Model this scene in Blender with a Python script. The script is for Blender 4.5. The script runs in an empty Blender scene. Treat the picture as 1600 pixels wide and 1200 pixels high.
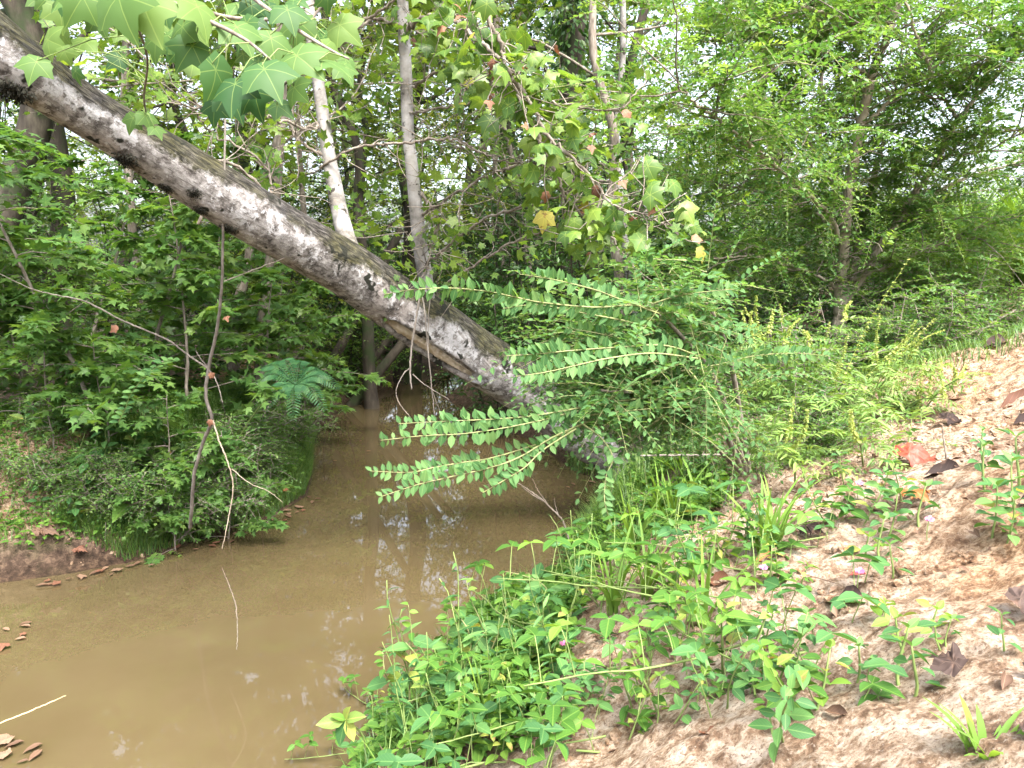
import bpy, math, random
import numpy as np
from mathutils import Vector, Matrix

# ------------------------------------------------------------------ camera, sky, sun, exposure
scene = bpy.context.scene
col = scene.collection
F, PX, PY = 1209.0, 800.0, 600.0          # focal length in photo pixels (1600 wide), centre
CAM = np.array([0.0, 0.0, 2.0])
PITCH = math.atan(170.0 / F)

cam_d = bpy.data.cameras.new('camera')
cam_d.sensor_width = 36.0
cam_d.lens = 36.0 * F / 1600.0
cam_d.clip_start = 0.05
cam_d.clip_end = 600.0
cam = bpy.data.objects.new('camera', cam_d)
cam.location = CAM
cam.rotation_euler = (math.radians(90) - PITCH, 0, 0)
col.objects.link(cam)
scene.camera = cam

SUN_EL, SUN_AZ = math.radians(58), math.radians(155)   # azimuth clockwise from +Y: behind the camera, to the right
world = bpy.data.worlds.new('World')
scene.world = world
world.use_nodes = True
nt = world.node_tree
nt.nodes.clear()
sky = nt.nodes.new('ShaderNodeTexSky')
sky.sky_type = 'NISHITA'
sky.sun_disc = False
sky.sun_elevation = SUN_EL
sky.sun_rotation = SUN_AZ
sky.air_density = 1.0
sky.dust_density = 7.0
sky.ozone_density = 1.0
bg = nt.nodes.new('ShaderNodeBackground')
bg.inputs['Strength'].default_value = 0.15
wo = nt.nodes.new('ShaderNodeOutputWorld')
hs = nt.nodes.new('ShaderNodeHueSaturation')     # thin white cloud over the whole sky: little blue left
hs.inputs['Saturation'].default_value = 0.6
nt.links.new(sky.outputs[0], hs.inputs['Color'])
nt.links.new(hs.outputs[0], bg.inputs[0])
nt.links.new(bg.outputs[0], wo.inputs[0])

sun_d = bpy.data.lights.new('sun', 'SUN')
sun_d.energy = 1.2
sun_d.angle = math.radians(15)
sun_d.color = (1.0, 0.965, 0.90)
sun = bpy.data.objects.new('sun', sun_d)
sd = Vector((math.sin(SUN_AZ) * math.cos(SUN_EL), math.cos(SUN_AZ) * math.cos(SUN_EL), math.sin(SUN_EL)))
sun.rotation_euler = sd.to_track_quat('Z', 'Y').to_euler()
sun.location = sd * 50
col.objects.link(sun)

scene.view_settings.view_transform = 'Standard'
scene.view_settings.look = 'None'
scene.view_settings.gamma = 1.0
scene.view_settings.exposure = 2.72
scene.view_settings.use_curve_mapping = False
scene.cycles.use_denoising = True
scene.cycles.max_bounces = 10
scene.cycles.diffuse_bounces = 7
scene.cycles.glossy_bounces = 3
scene.cycles.transmission_bounces = 6
scene.cycles.transparent_max_bounces = 4
scene.cycles.caustics_reflective = False
scene.cycles.caustics_refractive = False

R = np.random.default_rng(7)

# ------------------------------------------------------------------ helpers
def norm(a):
    return a / np.maximum(np.linalg.norm(a, axis=-1, keepdims=True), 1e-9)

def ray(px, py):
    dx, dy = (px - PX) / F, (PY - py) / F
    c, s = math.cos(PITCH), math.sin(PITCH)
    return np.array([dx, c + dy * s, -s + dy * c])

def at(px, py, Y):
    d = ray(px, py)
    return CAM + d * (Y / d[1])

def at_z(px, py, z=0.0):
    d = ray(px, py)
    return CAM + d * ((z - CAM[2]) / d[2])

def vnoise(x, y, seed=0):
    xi, yi = np.floor(x).astype(np.int64), np.floor(y).astype(np.int64)
    fx, fy = x - xi, y - yi
    fx, fy = fx * fx * (3 - 2 * fx), fy * fy * (3 - 2 * fy)
    def h(a, b):
        n = (a * 374761393 + b * 668265263 + seed * 974634777) & 0xFFFFFFFF
        n = ((n ^ (n >> 13)) * 1274126177) & 0xFFFFFFFF
        return ((n ^ (n >> 16)) & 0xFFFF) / 65535.0
    return (h(xi, yi) * (1 - fx) + h(xi + 1, yi) * fx) * (1 - fy) + (h(xi, yi + 1) * (1 - fx) + h(xi + 1, yi + 1) * fx) * fy

def fbm(x, y, octv=4, seed=0):
    a, s, t = 0.5, 0.0, 0.0
    for k in range(octv):
        s = s + a * vnoise(x, y, seed + k * 17)
        t += a
        x, y, a = x * 2.03, y * 2.03, a * 0.5
    return s / t

def ss(t):
    t = np.clip(t, 0, 1)
    return t * t * (3 - 2 * t)

def make_mesh(name, V, T, mat, tint=None, uv=None, smooth=True):
    me = bpy.data.meshes.new(name)
    V = np.ascontiguousarray(V, dtype=np.float32)
    T = np.ascontiguousarray(T, dtype=np.int32)
    me.vertices.add(len(V))
    me.vertices.foreach_set('co', V.ravel())
    me.loops.add(T.size)
    me.loops.foreach_set('vertex_index', T.ravel())
    me.polygons.add(len(T))
    me.polygons.foreach_set('loop_start', np.arange(0, T.size, 3, dtype=np.int32))
    if tint is not None:
        a = me.attributes.new('tint', 'FLOAT', 'POINT')
        a.data.foreach_set('value', np.ascontiguousarray(tint, dtype=np.float32))
    if uv is not None:
        a = me.attributes.new('luv', 'FLOAT_VECTOR', 'POINT')
        a.data.foreach_set('vector', np.ascontiguousarray(uv, dtype=np.float32).ravel())
    me.polygons.foreach_set('use_smooth', np.full(len(T), smooth, dtype=bool))
    me.update(calc_edges=True)
    for m in (mat if isinstance(mat, (list, tuple)) else [mat]):
        me.materials.append(m)
    return me

class MB:
    """collects triangle arrays (with a tint per vertex and a leaf coordinate) into one mesh"""
    def __init__(self):
        self.V, self.T, self.C, self.U, self.n = [], [], [], [], 0
    def add(self, V, T, tint=0.5, uv=None):
        V = np.asarray(V, dtype=float)
        self.V.append(V)
        self.T.append(np.asarray(T) + self.n)
        self.C.append(np.broadcast_to(np.asarray(tint, dtype=float), (len(V),)))
        self.U.append(np.zeros((len(V), 3)) if uv is None else uv)
        self.n += len(V)
        return self
    def mesh(self, name, mat, smooth=True):
        return make_mesh(name, np.concatenate(self.V), np.concatenate(self.T), mat,
                         np.concatenate(self.C), np.concatenate(self.U), smooth)

def link(name, me, parent=None, kind=None, loc=None):
    o = bpy.data.objects.new(name, me)
    col.objects.link(o)
    if parent is not None:
        o.parent = parent
    if kind:
        o['kind'] = kind
    if loc is not None:
        o.location = loc
    return o

def tag(o, label, cat, group=None):
    o['label'] = label
    o['category'] = cat
    if group:
        o['group'] = group
    return o

def thing(name, label, cat, loc=(0, 0, 0), group=None, rz=0.0, sc=1.0):
    o = bpy.data.objects.new(name, None)
    o.empty_display_size = 0.1
    col.objects.link(o)
    o.location = loc
    o.rotation_euler = (0, 0, rz)
    o.scale = (sc, sc, sc)
    return tag(o, label, cat, group)

KIDS = {}
def dup(root, loc, rz=0.0, sc=1.0, tilt=(0.0, 0.0), label=None):
    """a copy of a thing with copies of its parts and sub-parts"""
    r = root.copy()
    col.objects.link(r)
    r.location = loc
    r.rotation_euler = (tilt[0], tilt[1], rz)
    r.scale = (sc, sc, sc) if np.isscalar(sc) else sc
    if label:
        r['label'] = label
    if root.name not in KIDS:
        KIDS[root.name] = [(c, list(c.children)) for c in root.children]
    for ch, gs in KIDS[root.name]:
        c = ch.copy()
        col.objects.link(c)
        c.parent = r
        for g in gs:
            d = g.copy()
            col.objects.link(d)
            d.parent = c
    return r

def place(root, loc, rz=0.0, sc=1.0, tilt=(0.0, 0.0), used=set(), label=None):
    """first call moves the prototype itself, later calls copy it"""
    if root.name in used:
        return dup(root, loc, rz, sc, tilt, label)
    used.add(root.name)
    root.location = loc
    root.rotation_euler = (tilt[0], tilt[1], rz)
    root.scale = (sc, sc, sc) if np.isscalar(sc) else sc
    if label:
        root['label'] = label
    return root

def smooth_path(P, n):
    """Catmull-Rom through the points P (k,dims) -> n samples"""
    P = np.asarray(P, dtype=float)
    Q = np.vstack([2 * P[0] - P[1], P, 2 * P[-1] - P[-2]])
    seg = len(P) - 1
    u = np.linspace(0, seg - 1e-6, n)
    i = u.astype(int)
    t = (u - i)[:, None]
    a, b, c, d = Q[i], Q[i + 1], Q[i + 2], Q[i + 3]
    return 0.5 * (2 * b + (c - a) * t + (2 * a - 5 * b + 4 * c - d) * t ** 2 + (3 * b - a - 3 * c + d) * t ** 3)

def tube(P, rad, sides=6, cap=True):
    P = np.asarray(P, dtype=float)
    n = len(P)
    rad = np.broadcast_to(np.asarray(rad, dtype=float), (n,))
    t = norm(np.gradient(P, axis=0))
    ref = np.array([0.0, 0.0, 1.0]) if abs(t[:, 2]).mean() < 0.85 else np.array([0.0, 1.0, 0.0])
    a = norm(np.cross(t, ref))
    b = np.cross(a, t)
    th = np.linspace(0, 2 * math.pi, sides, endpoint=False)
    V = P[:, None] + rad[:, None, None] * (np.cos(th)[None, :, None] * a[:, None] + np.sin(th)[None, :, None] * b[:, None])
    V = V.reshape(-1, 3)
    i = np.arange(n - 1)[:, None] * sides
    j = np.arange(sides)[None]
    k = (j + 1) % sides
    q = np.stack([i + j, i + k, i + sides + k, i + sides + j], -1).reshape(-1, 4)
    T = np.concatenate([q[:, [0, 1, 2]], q[:, [0, 2, 3]]])
    if cap:
        V = np.vstack([V, P[-1:] + t[-1:] * rad[-1] * 0.5])
        e = (n - 1) * sides
        T = np.concatenate([T, np.stack([e + j[0], e + k[0], np.full(sides, len(V) - 1)], -1)])
    return V, T

def lumpy_tube(P, rad, sides=32, amp=0.05, seed=0, freq=3.0):
    """a tube with an uneven surface; returns V, T, (theta/2pi, length, height on the side) per vertex"""
    P = np.asarray(P, dtype=float)
    n = len(P)
    rad = np.broadcast_to(np.asarray(rad, dtype=float), (n,))
    t = norm(np.gradient(P, axis=0))
    ref = np.array([0.0, 0.0, 1.0]) if abs(t[:, 2]).mean() < 0.85 else np.array([0.0, 1.0, 0.0])
    a = norm(np.cross(t, ref))
    b = np.cross(a, t)
    th = np.linspace(0, 2 * math.pi, sides, endpoint=False)
    L = np.concatenate([[0], np.cumsum(np.linalg.norm(np.diff(P, axis=0), axis=1))])
    TH, LL = np.meshgrid(th, L)
    circ = TH / (2 * math.pi) * 6
    w = np.minimum(circ, 6 - circ)
    d = fbm(w * freq / 2 + 10, LL * freq + 5, 4, seed) - 0.5 + 0.6 * (fbm(np.cos(TH) + 7, np.sin(TH) * 1.0 + LL * 0.8, 3, seed + 5) - 0.5)
    r = rad[:, None] * (1 + amp * 2 * d)
    V = P[:, None] + r[:, :, None] * (np.cos(TH)[:, :, None] * a[:, None] + np.sin(TH)[:, :, None] * b[:, None])
    i = np.arange(n - 1)[:, None] * sides
    j = np.arange(sides)[None]
    k = (j + 1) % sides
    q = np.stack([i + j, i + k, i + sides + k, i + sides + j], -1).reshape(-1, 4)
    T = np.concatenate([q[:, [0, 1, 2]], q[:, [0, 2, 3]]])
    uv = np.stack([TH / (2 * math.pi), LL, np.sin(TH)], -1).reshape(-1, 3)
    return V.reshape(-1, 3), T, uv, (a, b, t)

# ---- leaf shapes: x across, y from base (0) to tip (1), z the leaf's upper side
def oval_tpl(width=0.3, rows=4, fold=0.12, droop=0.12, peak=0.42, petiole=0.0):
    V, T = [(0, 0, 0)], []
    ys = np.linspace(0, 1, rows + 1)[1:-1]
    prev = None
    for y in ys:
        w = width * (math.sin(math.pi * (y ** (math.log(0.5) / math.log(peak)))) ** 0.85)
        z = -droop * y * y
        b = len(V)
        V += [(-w, y, z + fold * w / width), (0, y, z), (w, y, z + fold * w / width)]
        if prev is None:
            T += [(0, b + 1, b), (0, b + 2, b + 1)]
        else:
            T += [(prev, prev + 1, b + 1), (prev, b + 1, b), (prev + 1, prev + 2, b + 2), (prev + 1, b + 2, b + 1)]
        prev = b
    V.append((0, 1, -droop))
    e = len(V) - 1
    T += [(prev, prev + 1, e), (prev + 1, prev + 2, e)]
    V = np.array(V, float)
    V[:, 1] = petiole + V[:, 1] * (1 - petiole)
    return V, np.array(T), np.stack([V[:, 0] / width * 0.5, V[:, 1], V[:, 2] * 0], -1)

def lobed_tpl(lobes, valley, rings=1, droop=0.25, cy=0.28, notch=None, cup=0.0, tooth=0.0):
    """palmate leaf: lobes = [(angle from the tip axis in degrees, radius)] from left to right"""
    out = []
    for i, (a, r) in enumerate(lobes):
        if tooth:
            out.append((a - 11, r * (1 - tooth)))
        out.append((a, r))
        if tooth:
            out.append((a + 11, r * (1 - tooth)))
        if i < len(lobes) - 1:
            a2, r2 = lobes[i + 1]
            out.append(((a + a2) / 2, valley * (r + r2) / 2))
    pts = [(math.sin(math.radians(a)) * r, cy + math.cos(math.radians(a)) * r) for a, r in out]
    pts.append((0.0, 0.02))
    n = len(pts)
    V = [(0, cy, 0.0)]
    fr = [1.0] if rings == 1 else [k / rings for k in range(1, rings + 1)]
    T = []
    for k, f in enumerate(fr):
        for (x, y) in pts:
            vx, vy = x * f, cy + (y - cy) * f
            rr = math.hypot(x, y - cy) * f
            V.append((vx, vy, -droop * rr * rr + cup * abs(vx) * (1 - f * 0.5)))
        b = 1 + k * n
        for i in range(n):
            j = (i + 1) % n
            if k == 0:
                T.append((0, b + j, b + i))
            else:
                p = b - n
                T += [(p + i, p + j, b + j), (p + i, b + j, b + i)]
    V = np.array(V, float)
    return V, np.array(T), np.stack([V[:, 0], V[:, 1], V[:, 2] * 0 + 1], -1)

T_DIAMOND = (np.array([(0, 0, 0), (-.27, .42, .07), (.27, .42, .07), (0, 1, -.08)], float),
             np.array([(0, 3, 1), (0, 2, 3)]), np.array([(0, 0, 0), (-.5, .4, 0), (.5, .4, 0), (0, 1, 0)], float))
T_OVAL = oval_tpl(0.27, 4)
T_PRIVET = oval_tpl(0.28, 3, 0.1, 0.06)
T_NARROW = oval_tpl(0.11, 4, 0.05, 0.25, 0.38)
T_HEART = oval_tpl(0.40, 5, 0.10, 0.22, 0.30)
T_STAR = lobed_tpl([(-128, .36), (-66, .60), (0, .72), (66, .60), (128, .36)], 0.46, 1, 0.25)
T_SYC = lobed_tpl([(-126, .40), (-112, .37), (-98, .46), (-80, .47), (-62, .66), (-47, .54), (-31, .45), (-15, .56), (0, .76), (15, .56), (31, .45), (47, .54), (62, .66), (80, .47), (98, .46), (112, .37), (126, .40)], 0.97, 3, 0.45, 0.26, cup=0.16)
T_TULIP = lobed_tpl([(-115, .44), (-55, .62), (0, .70), (55, .62), (115, .44)], 0.60, 1, 0.25, 0.3)

def leaf_arrays(pos, d, n, size, tpl):
    tv, tt, tu = tpl
    d = norm(d)
    x = norm(np.cross(d, n))
    n = np.cross(x, d)
    s = np.broadcast_to(np.asarray(size, float), (len(pos),))[:, None, None]
    V = pos[:, None] + s * (tv[None, :, 0:1] * x[:, None] + tv[None, :, 1:2] * d[:, None] + tv[None, :, 2:3] * n[:, None])
    T = tt[None] + (np.arange(len(pos)) * len(tv))[:, None, None]
    return V.reshape(-1, 3), T.reshape(-1, 3), np.tile(tu, (len(pos), 1))

def add_leaves(mb, pos, d, n, size, tpl, tint=None):
    if len(pos) == 0:
        return
    V, T, U = leaf_arrays(pos, d, n, size, tpl)
    t = R.random(len(pos)) if tint is None else np.broadcast_to(tint, (len(pos),))
    mb.add(V, T, np.repeat(t, len(tpl[0])), U)

def leaf_matrix(p, d, n, s):
    d = Vector(d).normalized()
    x = d.cross(Vector(n))
    if x.length < 1e-4:
        x = Vector((1, 0, 0))
    x.normalize()
    n = x.cross(d)
    m = Matrix(((x[0] * s, d[0] * s, n[0] * s, p[0]), (x[1] * s, d[1] * s, n[1] * s, p[1]),
                (x[2] * s, d[2] * s, n[2] * s, p[2]), (0, 0, 0, 1)))
    return m

def leaf_obj(name, me, parent, p, d, n, s, label=None):
    o = bpy.data.objects.new(name, me)
    col.objects.link(o)
    o.parent = parent
    o.matrix_basis = leaf_matrix(p, d, n, s)
    if label:
        o['label'] = label
    return o

def leaf_meshes(name, tpl, mats, tints=(0.2, 0.5, 0.8)):
    return [make_mesh(name, tpl[0], tpl[1], mats, np.full(len(tpl[0]), t), tpl[2]) for t in tints]

UP = np.array([0, 0, 1.0])
def rand_dirs(n, zlo=-1, zhi=1):
    z = R.uniform(zlo, zhi, n)
    a = R.uniform(0, 2 * math.pi, n)
    r = np.sqrt(np.maximum(0, 1 - z * z))
    return np.stack([np.cos(a) * r, np.sin(a) * r, z], -1)

def sprays(mb_leaf, mb_wood, base, d, L, nl, size, tpl, droop=0.25, up_tilt=0.25, jitter=0.45, flat=0.8,
           wood=0.004, t0=0.12, tint=None, dmax=None):
    """thousands of twigs at once: each a bent line carrying nl leaves on alternate sides"""
    m = len(base)
    if m == 0:
        return
    d = norm(d)
    L = np.broadcast_to(np.asarray(L, float), (m,))
    t = np.linspace(t0, 1.0, nl)
    G = np.array([0, 0, -1.0])
    P = base[:, None] + d[:, None] * (L[:, None] * t[None])[:, :, None] + G * (droop * L[:, None] * t[None] ** 2)[:, :, None]
    tan = norm(d[:, None] + G * (2 * droop * t[None])[:, :, None])
    side = norm(np.cross(tan, UP + 0.35 * R.normal(size=(m, 1, 3))))
    sg = np.where(np.arange(nl) % 2 == 0, 1.0, -1.0)[None, :, None]
    ld = side * sg * flat + tan * 0.55 + UP * up_tilt + jitter * R.normal(size=P.shape) * 0.6
    ld[:, -1] = tan[:, -1]
    nn = UP + jitter * R.normal(size=P.shape)
    sz = np.asarray(size) * R.uniform(0.65, 1.15, (m, nl)) * (1 - 0.35 * t[None] ** 3)
    if tint is None:
        tn = np.clip(R.random((m, 1)) * 0.6 + R.random((m, nl)) * 0.4, 0, 1).ravel()
    else:
        tn = np.clip(np.broadcast_to(np.asarray(tint)[:, None], (m, nl)) + 0.2 * (R.random((m, nl)) - .5), 0, 1).ravel()
    add_leaves(mb_leaf, P.reshape(-1, 3), ld.reshape(-1, 3), nn.reshape(-1, 3), sz.ravel(), tpl, tn)
    if mb_wood is not None:
        tw = np.array([0.0, 0.5, 1.0])
        Q = base[:, None] + d[:, None] * (L[:, None] * tw[None])[:, :, None] + G * (droop * L[:, None] * tw[None] ** 2)[:, :, None]
        a = norm(np.cross(d, UP + 0.1 * R.normal(size=d.shape)))
        b = np.cross(a, d)
        th = np.array([0, 2.094, 4.189])
        rr = wood * np.array([1.0, 0.7, 0.3])
        V = Q[:, :, None] + rr[None, :, None, None] * (np.cos(th)[None, None, :, None] * a[:, None, None] + np.sin(th)[None, None, :, None] * b[:, None, None])
        tt = []
        for i in range(2):
            for j in range(3):
                k = (j + 1) % 3
                tt += [(i * 3 + j, i * 3 + k, i * 3 + 3 + k), (i * 3 + j, i * 3 + 3 + k, i * 3 + 3 + j)]
        T = np.array(tt)[None] + (np.arange(m) * 9)[:, None, None]
        mb_wood.add(V.reshape(-1, 3), T.reshape(-1, 3), 0.5)

def bent(p, d, L, n, wander, pull, rng):
    """a wandering limb"""
    P = [np.array(p, float)]
    d = norm(np.array(d, float))
    for _ in range(n - 1):
        d = norm(d + wander * rng.normal(size=3) + np.array([0, 0, pull]))
        P.append(P[-1] + d * L / (n - 1))
    return np.array(P)
# ------------------------------------------------------------------ materials
def new_mat(name):
    m = bpy.data.materials.new(name)
    m.use_nodes = True
    t = m.node_tree
    t.nodes.clear()
    out = t.nodes.new('ShaderNodeOutputMaterial')
    return m, t, out

def N(t, typ, **kw):
    n = t.nodes.new(typ)
    for k, v in kw.items():
        if k in n.inputs:
            n.inputs[k].default_value = v
        else:
            setattr(n, k, v)
    return n

def ramp(t, fac, stops, interp='LINEAR'):
    n = t.nodes.new('ShaderNodeValToRGB')
    n.color_ramp.interpolation = interp
    e = n.color_ramp.elements
    while len(e) < len(stops):
        e.new(0.5)
    for i, (p, c) in enumerate(stops):
        e[i].position = p
        e[i].color = (c[0], c[1], c[2], 1) if len(c) == 3 else c
    if fac is not None:
        t.links.new(fac, n.inputs[0])
    return n

def mix(t, fac, a, b, mode='MIX'):
    n = t.nodes.new('ShaderNodeMix')
    n.data_type = 'RGBA'
    n.blend_type = mode
    n.clamp_factor = True
    for sock, v in ((n.inputs[0], fac), (n.inputs[6], a), (n.inputs[7], b)):
        if hasattr(v, 'is_linked'):
            t.links.new(v, sock)
        elif isinstance(v, (int, float)):
            sock.default_value = v
        else:
            sock.default_value = (v[0], v[1], v[2], 1)
    return n.outputs[2]

def mth(t, op, a, b=None, c=None):
    n = t.nodes.new('ShaderNodeMath')
    n.operation = op
    for i, v in enumerate((a, b, c)):
        if v is None:
            continue
        if hasattr(v, 'is_linked'):
            t.links.new(v, n.inputs[i])
        else:
            n.inputs[i].default_value = v
    return n.outputs[0]

def attr(t, name, out='Fac'):
    n = t.nodes.new('ShaderNodeAttribute')
    n.attribute_name = name
    return n.outputs[out]

def leaf_mat(name, dark, mid, light, trans=0.4, rough=0.42, vein=0.25, spec=0.4, spot=None, warm=(1.25, 1.15, 0.5)):
    m, t, out = new_mat(name)
    c = ramp(t, attr(t, 'tint'), [(0.0, dark), (0.5, mid), (1.0, light)]).outputs[0]
    geo = N(t, 'ShaderNodeNewGeometry')
    nz = N(t, 'ShaderNodeTexNoise', Scale=9.0, Detail=2.0)
    t.links.new(geo.outputs['Position'], nz.inputs['Vector'])
    c = mix(t, mth(t, 'MULTIPLY', nz.outputs[0], 0.5), c, mix(t, 1.0, c, (0.75, 0.8, 0.7), 'MULTIPLY'))
    if spot:
        nz2 = N(t, 'ShaderNodeTexNoise', Scale=38.0, Detail=3.0)
        t.links.new(geo.outputs['Position'], nz2.inputs['Vector'])
        c = mix(t, ramp(t, nz2.outputs[0], [(0.58, (0, 0, 0)), (0.68, (1, 1, 1))]).outputs[0], c, spot)
    if vein:
        sep = N(t, 'ShaderNodeSeparateXYZ')
        t.links.new(attr(t, 'luv', 'Vector'), sep.inputs[0])
        ax = mth(t, 'ABSOLUTE', sep.outputs[0])
        mid_ = mth(t, 'LESS_THAN', ax, 0.035)
        saw = mth(t, 'FRACT', mth(t, 'ADD', mth(t, 'MULTIPLY', sep.outputs[1], 7.0), mth(t, 'MULTIPLY', ax, -5.0)))
        side = mth(t, 'MULTIPLY', mth(t, 'LESS_THAN', saw, 0.13), 0.55)
        pin = mth(t, 'MAXIMUM', mid_, mth(t, 'MULTIPLY', side, .6))
        # palmate leaves (luv.z = 1): ribs fan out from the stalk
        yy = mth(t, 'SUBTRACT', sep.outputs[1], 0.26)
        an = mth(t, 'ARCTAN2', ax, yy)
        rr = mth(t, 'SQRT', mth(t, 'ADD', mth(t, 'MULTIPLY', ax, ax), mth(t, 'MULTIPLY', yy, yy)))
        da = mth(t, 'ABSOLUTE', mth(t, 'SUBTRACT', mth(t, 'FRACT', mth(t, 'ADD', mth(t, 'DIVIDE', an, 0.98), 0.5)), 0.5))
        pal = mth(t, 'LESS_THAN', mth(t, 'MULTIPLY', da, rr), 0.010)
        v = mth(t, 'MULTIPLY', mth(t, 'ADD', mth(t, 'MULTIPLY', pal, sep.outputs[2]), mth(t, 'MULTIPLY', pin, mth(t, 'SUBTRACT', 1.0, sep.outputs[2]))), vein)
        c = mix(t, v, c, (min(1, light[0] * 2.0 + .05), min(1, light[1] * 1.7 + .05), light[2] * 1.6 + .03))
    p = N(t, 'ShaderNodeBsdfPrincipled', Roughness=rough)
    p.inputs['Specular IOR Level'].default_value = spec
    t.links.new(c, p.inputs['Base Color'])
    tr = N(t, 'ShaderNodeBsdfTranslucent')
    t.links.new(mix(t, 1.0, c, warm, 'MULTIPLY'), tr.inputs['Color'])
    ms = N(t, 'ShaderNodeMixShader')
    ms.inputs[0].default_value = trans
    t.links.new(p.outputs[0], ms.inputs[1])
    t.links.new(tr.outputs[0], ms.inputs[2])
    t.links.new(ms.outputs[0], out.inputs[0])
    return m

def bark_mat(name, c1, c2, c3, scale=14.0, bump=0.5, stretch=(1, 1, 0.25), moss=None):
    m, t, out = new_mat(name)
    tc = N(t, 'ShaderNodeTexCoord')
    mp = N(t, 'ShaderNodeMapping')
    mp.inputs['Scale'].default_value = stretch
    t.links.new(tc.outputs['Object'], mp.inputs['Vector'])
    n1 = N(t, 'ShaderNodeTexNoise', Scale=scale, Detail=5.0, Roughness=0.65)
    t.links.new(mp.outputs[0], n1.inputs['Vector'])
    c = ramp(t, n1.outputs[0], [(0.3, c1), (0.5, c2), (0.7, c3)]).outputs[0]
    if moss:
        n2 = N(t, 'ShaderNodeTexNoise', Scale=3.0, Detail=4.0)
        t.links.new(tc.outputs['Object'], n2.inputs['Vector'])
        c = mix(t, ramp(t, n2.outputs[0], [(0.48, (0, 0, 0)), (0.6, (1, 1, 1))]).outputs[0], c, moss)
    p = N(t, 'ShaderNodeBsdfPrincipled', Roughness=0.85)
    p.inputs['Specular IOR Level'].default_value = 0.2
    t.links.new(c, p.inputs['Base Color'])
    b = N(t, 'ShaderNodeBump', Strength=bump, Distance=0.01)
    t.links.new(n1.outputs[0], b.inputs['Height'])
    t.links.new(b.outputs[0], p.inputs['Normal'])
    t.links.new(p.outputs[0], out.inputs[0])
    return m

def plain_mat(name, c, rough=0.7, c2=None, scale=20.0, spec=0.3):
    m, t, out = new_mat(name)
    p = N(t, 'ShaderNodeBsdfPrincipled', Roughness=rough)
    p.inputs['Specular IOR Level'].default_value = spec
    tc = N(t, 'ShaderNodeTexCoord')
    n1 = N(t, 'ShaderNodeTexNoise', Scale=scale, Detail=4.0)
    t.links.new(tc.outputs['Object'], n1.inputs['Vector'])
    c2 = c2 or tuple(v * 0.6 for v in c)
    t.links.new(ramp(t, n1.outputs[0], [(0.35, c2), (0.65, c)]).outputs[0], p.inputs['Base Color'])
    t.links.new(p.outputs[0], out.inputs[0])
    return m

M = {}
M['syc_leaf'] = leaf_mat('sycamore leaf', (0.055, 0.12, 0.03), (0.105, 0.195, 0.038), (0.19, 0.28, 0.05), 0.5, vein=0.35, spot=None)
M['syc_near'] = leaf_mat('near sycamore leaf', (0.03, 0.085, 0.03), (0.065, 0.145, 0.042), (0.13, 0.215, 0.055), 0.5, vein=0.3, spec=.25, rough=.55)
M['syc_yellow'] = leaf_mat('sycamore leaf turning', (.20, .23, .04), (.30, .30, .06), (.42, .36, .07), 0.42, spot=(.14, .07, .02))
M['dry_leaf'] = leaf_mat('dry leaf', (0.08, 0.035, 0.022), (0.17, 0.075, 0.045), (0.28, 0.145, 0.085), 0.25, rough=0.7, warm=(1.2, .8, .5))
M['gum_leaf'] = leaf_mat('sweetgum leaf', (0.05, 0.125, 0.035), (0.095, 0.205, 0.05), (0.17, 0.275, 0.065), 0.5, vein=0.2)
M['privet'] = leaf_mat('privet leaf', (0.05, 0.13, 0.046), (0.088, 0.19, 0.07), (0.14, 0.25, 0.09), 0.5, spec=.12, rough=0.55, vein=0.25)
M['privet_small'] = leaf_mat('small privet leaf', (0.055, 0.145, 0.038), (0.112, 0.23, 0.058), (0.19, 0.305, 0.08), 0.55, vein=0)
M['tree_leaf'] = leaf_mat('woodland leaf', (0.045, 0.115, 0.025), (0.09, 0.19, 0.032), (0.17, 0.275, 0.045), 0.5, vein=0)
M['tree_leaf_b'] = leaf_mat('woodland leaf yellowish', (0.08, 0.13, 0.03), (0.15, 0.21, 0.04), (0.25, 0.3, 0.06), 0.52, vein=0)
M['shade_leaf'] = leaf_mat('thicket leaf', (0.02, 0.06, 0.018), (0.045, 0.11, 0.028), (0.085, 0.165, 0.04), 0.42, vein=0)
M['weed'] = leaf_mat('weed leaf', (0.045, 0.125, 0.022), (0.085, 0.195, 0.035), (0.15, 0.27, 0.045), 0.45, spec=.2, rough=.55, vein=0.22)
M['weed_b'] = leaf_mat('blue green weed leaf', (0.035, 0.105, 0.035), (0.065, 0.165, 0.05), (0.115, 0.23, 0.065), 0.38, spec=.2, rough=.55, vein=0.22)
M['weed_spot'] = leaf_mat('weed leaf yellowing', (.12, .20, .05), (.20, .27, .06), (.30, .34, .08), 0.4, spec=.2, rough=.55, spot=(.28, .15, .07))
M['mimosa'] = leaf_mat('silk tree leaflet', (.025, .095, .036), (.042, .125, .046), (.07, .165, .058), 0.3, vein=0)
M['grass'] = leaf_mat('grass blade', (.05, .12, .03), (.09, .18, .04), (.17, .26, .06), 0.4, vein=0)
M['straw'] = plain_mat('straw', (.48, .38, .22), 0.7)
M['ragweed'] = leaf_mat('ragweed', (.09, .18, .045), (.15, .26, .065), (.25, .35, .09), 0.4, vein=0)
M['spike'] = leaf_mat('ragweed spike', (.24, .33, .08), (.33, .40, .11), (.42, .46, .15), 0.4, vein=0)
M['stem_green'] = plain_mat('green stem', (.17, .24, .07), 0.6)
M['stem_pale'] = plain_mat('pale stem', (.22, .24, .10), 0.6)
M['twig'] = bark_mat('twig bark', (.08, .065, .055), (.17, .145, .12), (.28, .255, .225), 30.0, 0.3)
M['pale_stick'] = bark_mat('weathered pale stick', (.16, .13, .095), (.24, .20, .15), (.31, .27, .21), 30.0, 0.3)
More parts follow.
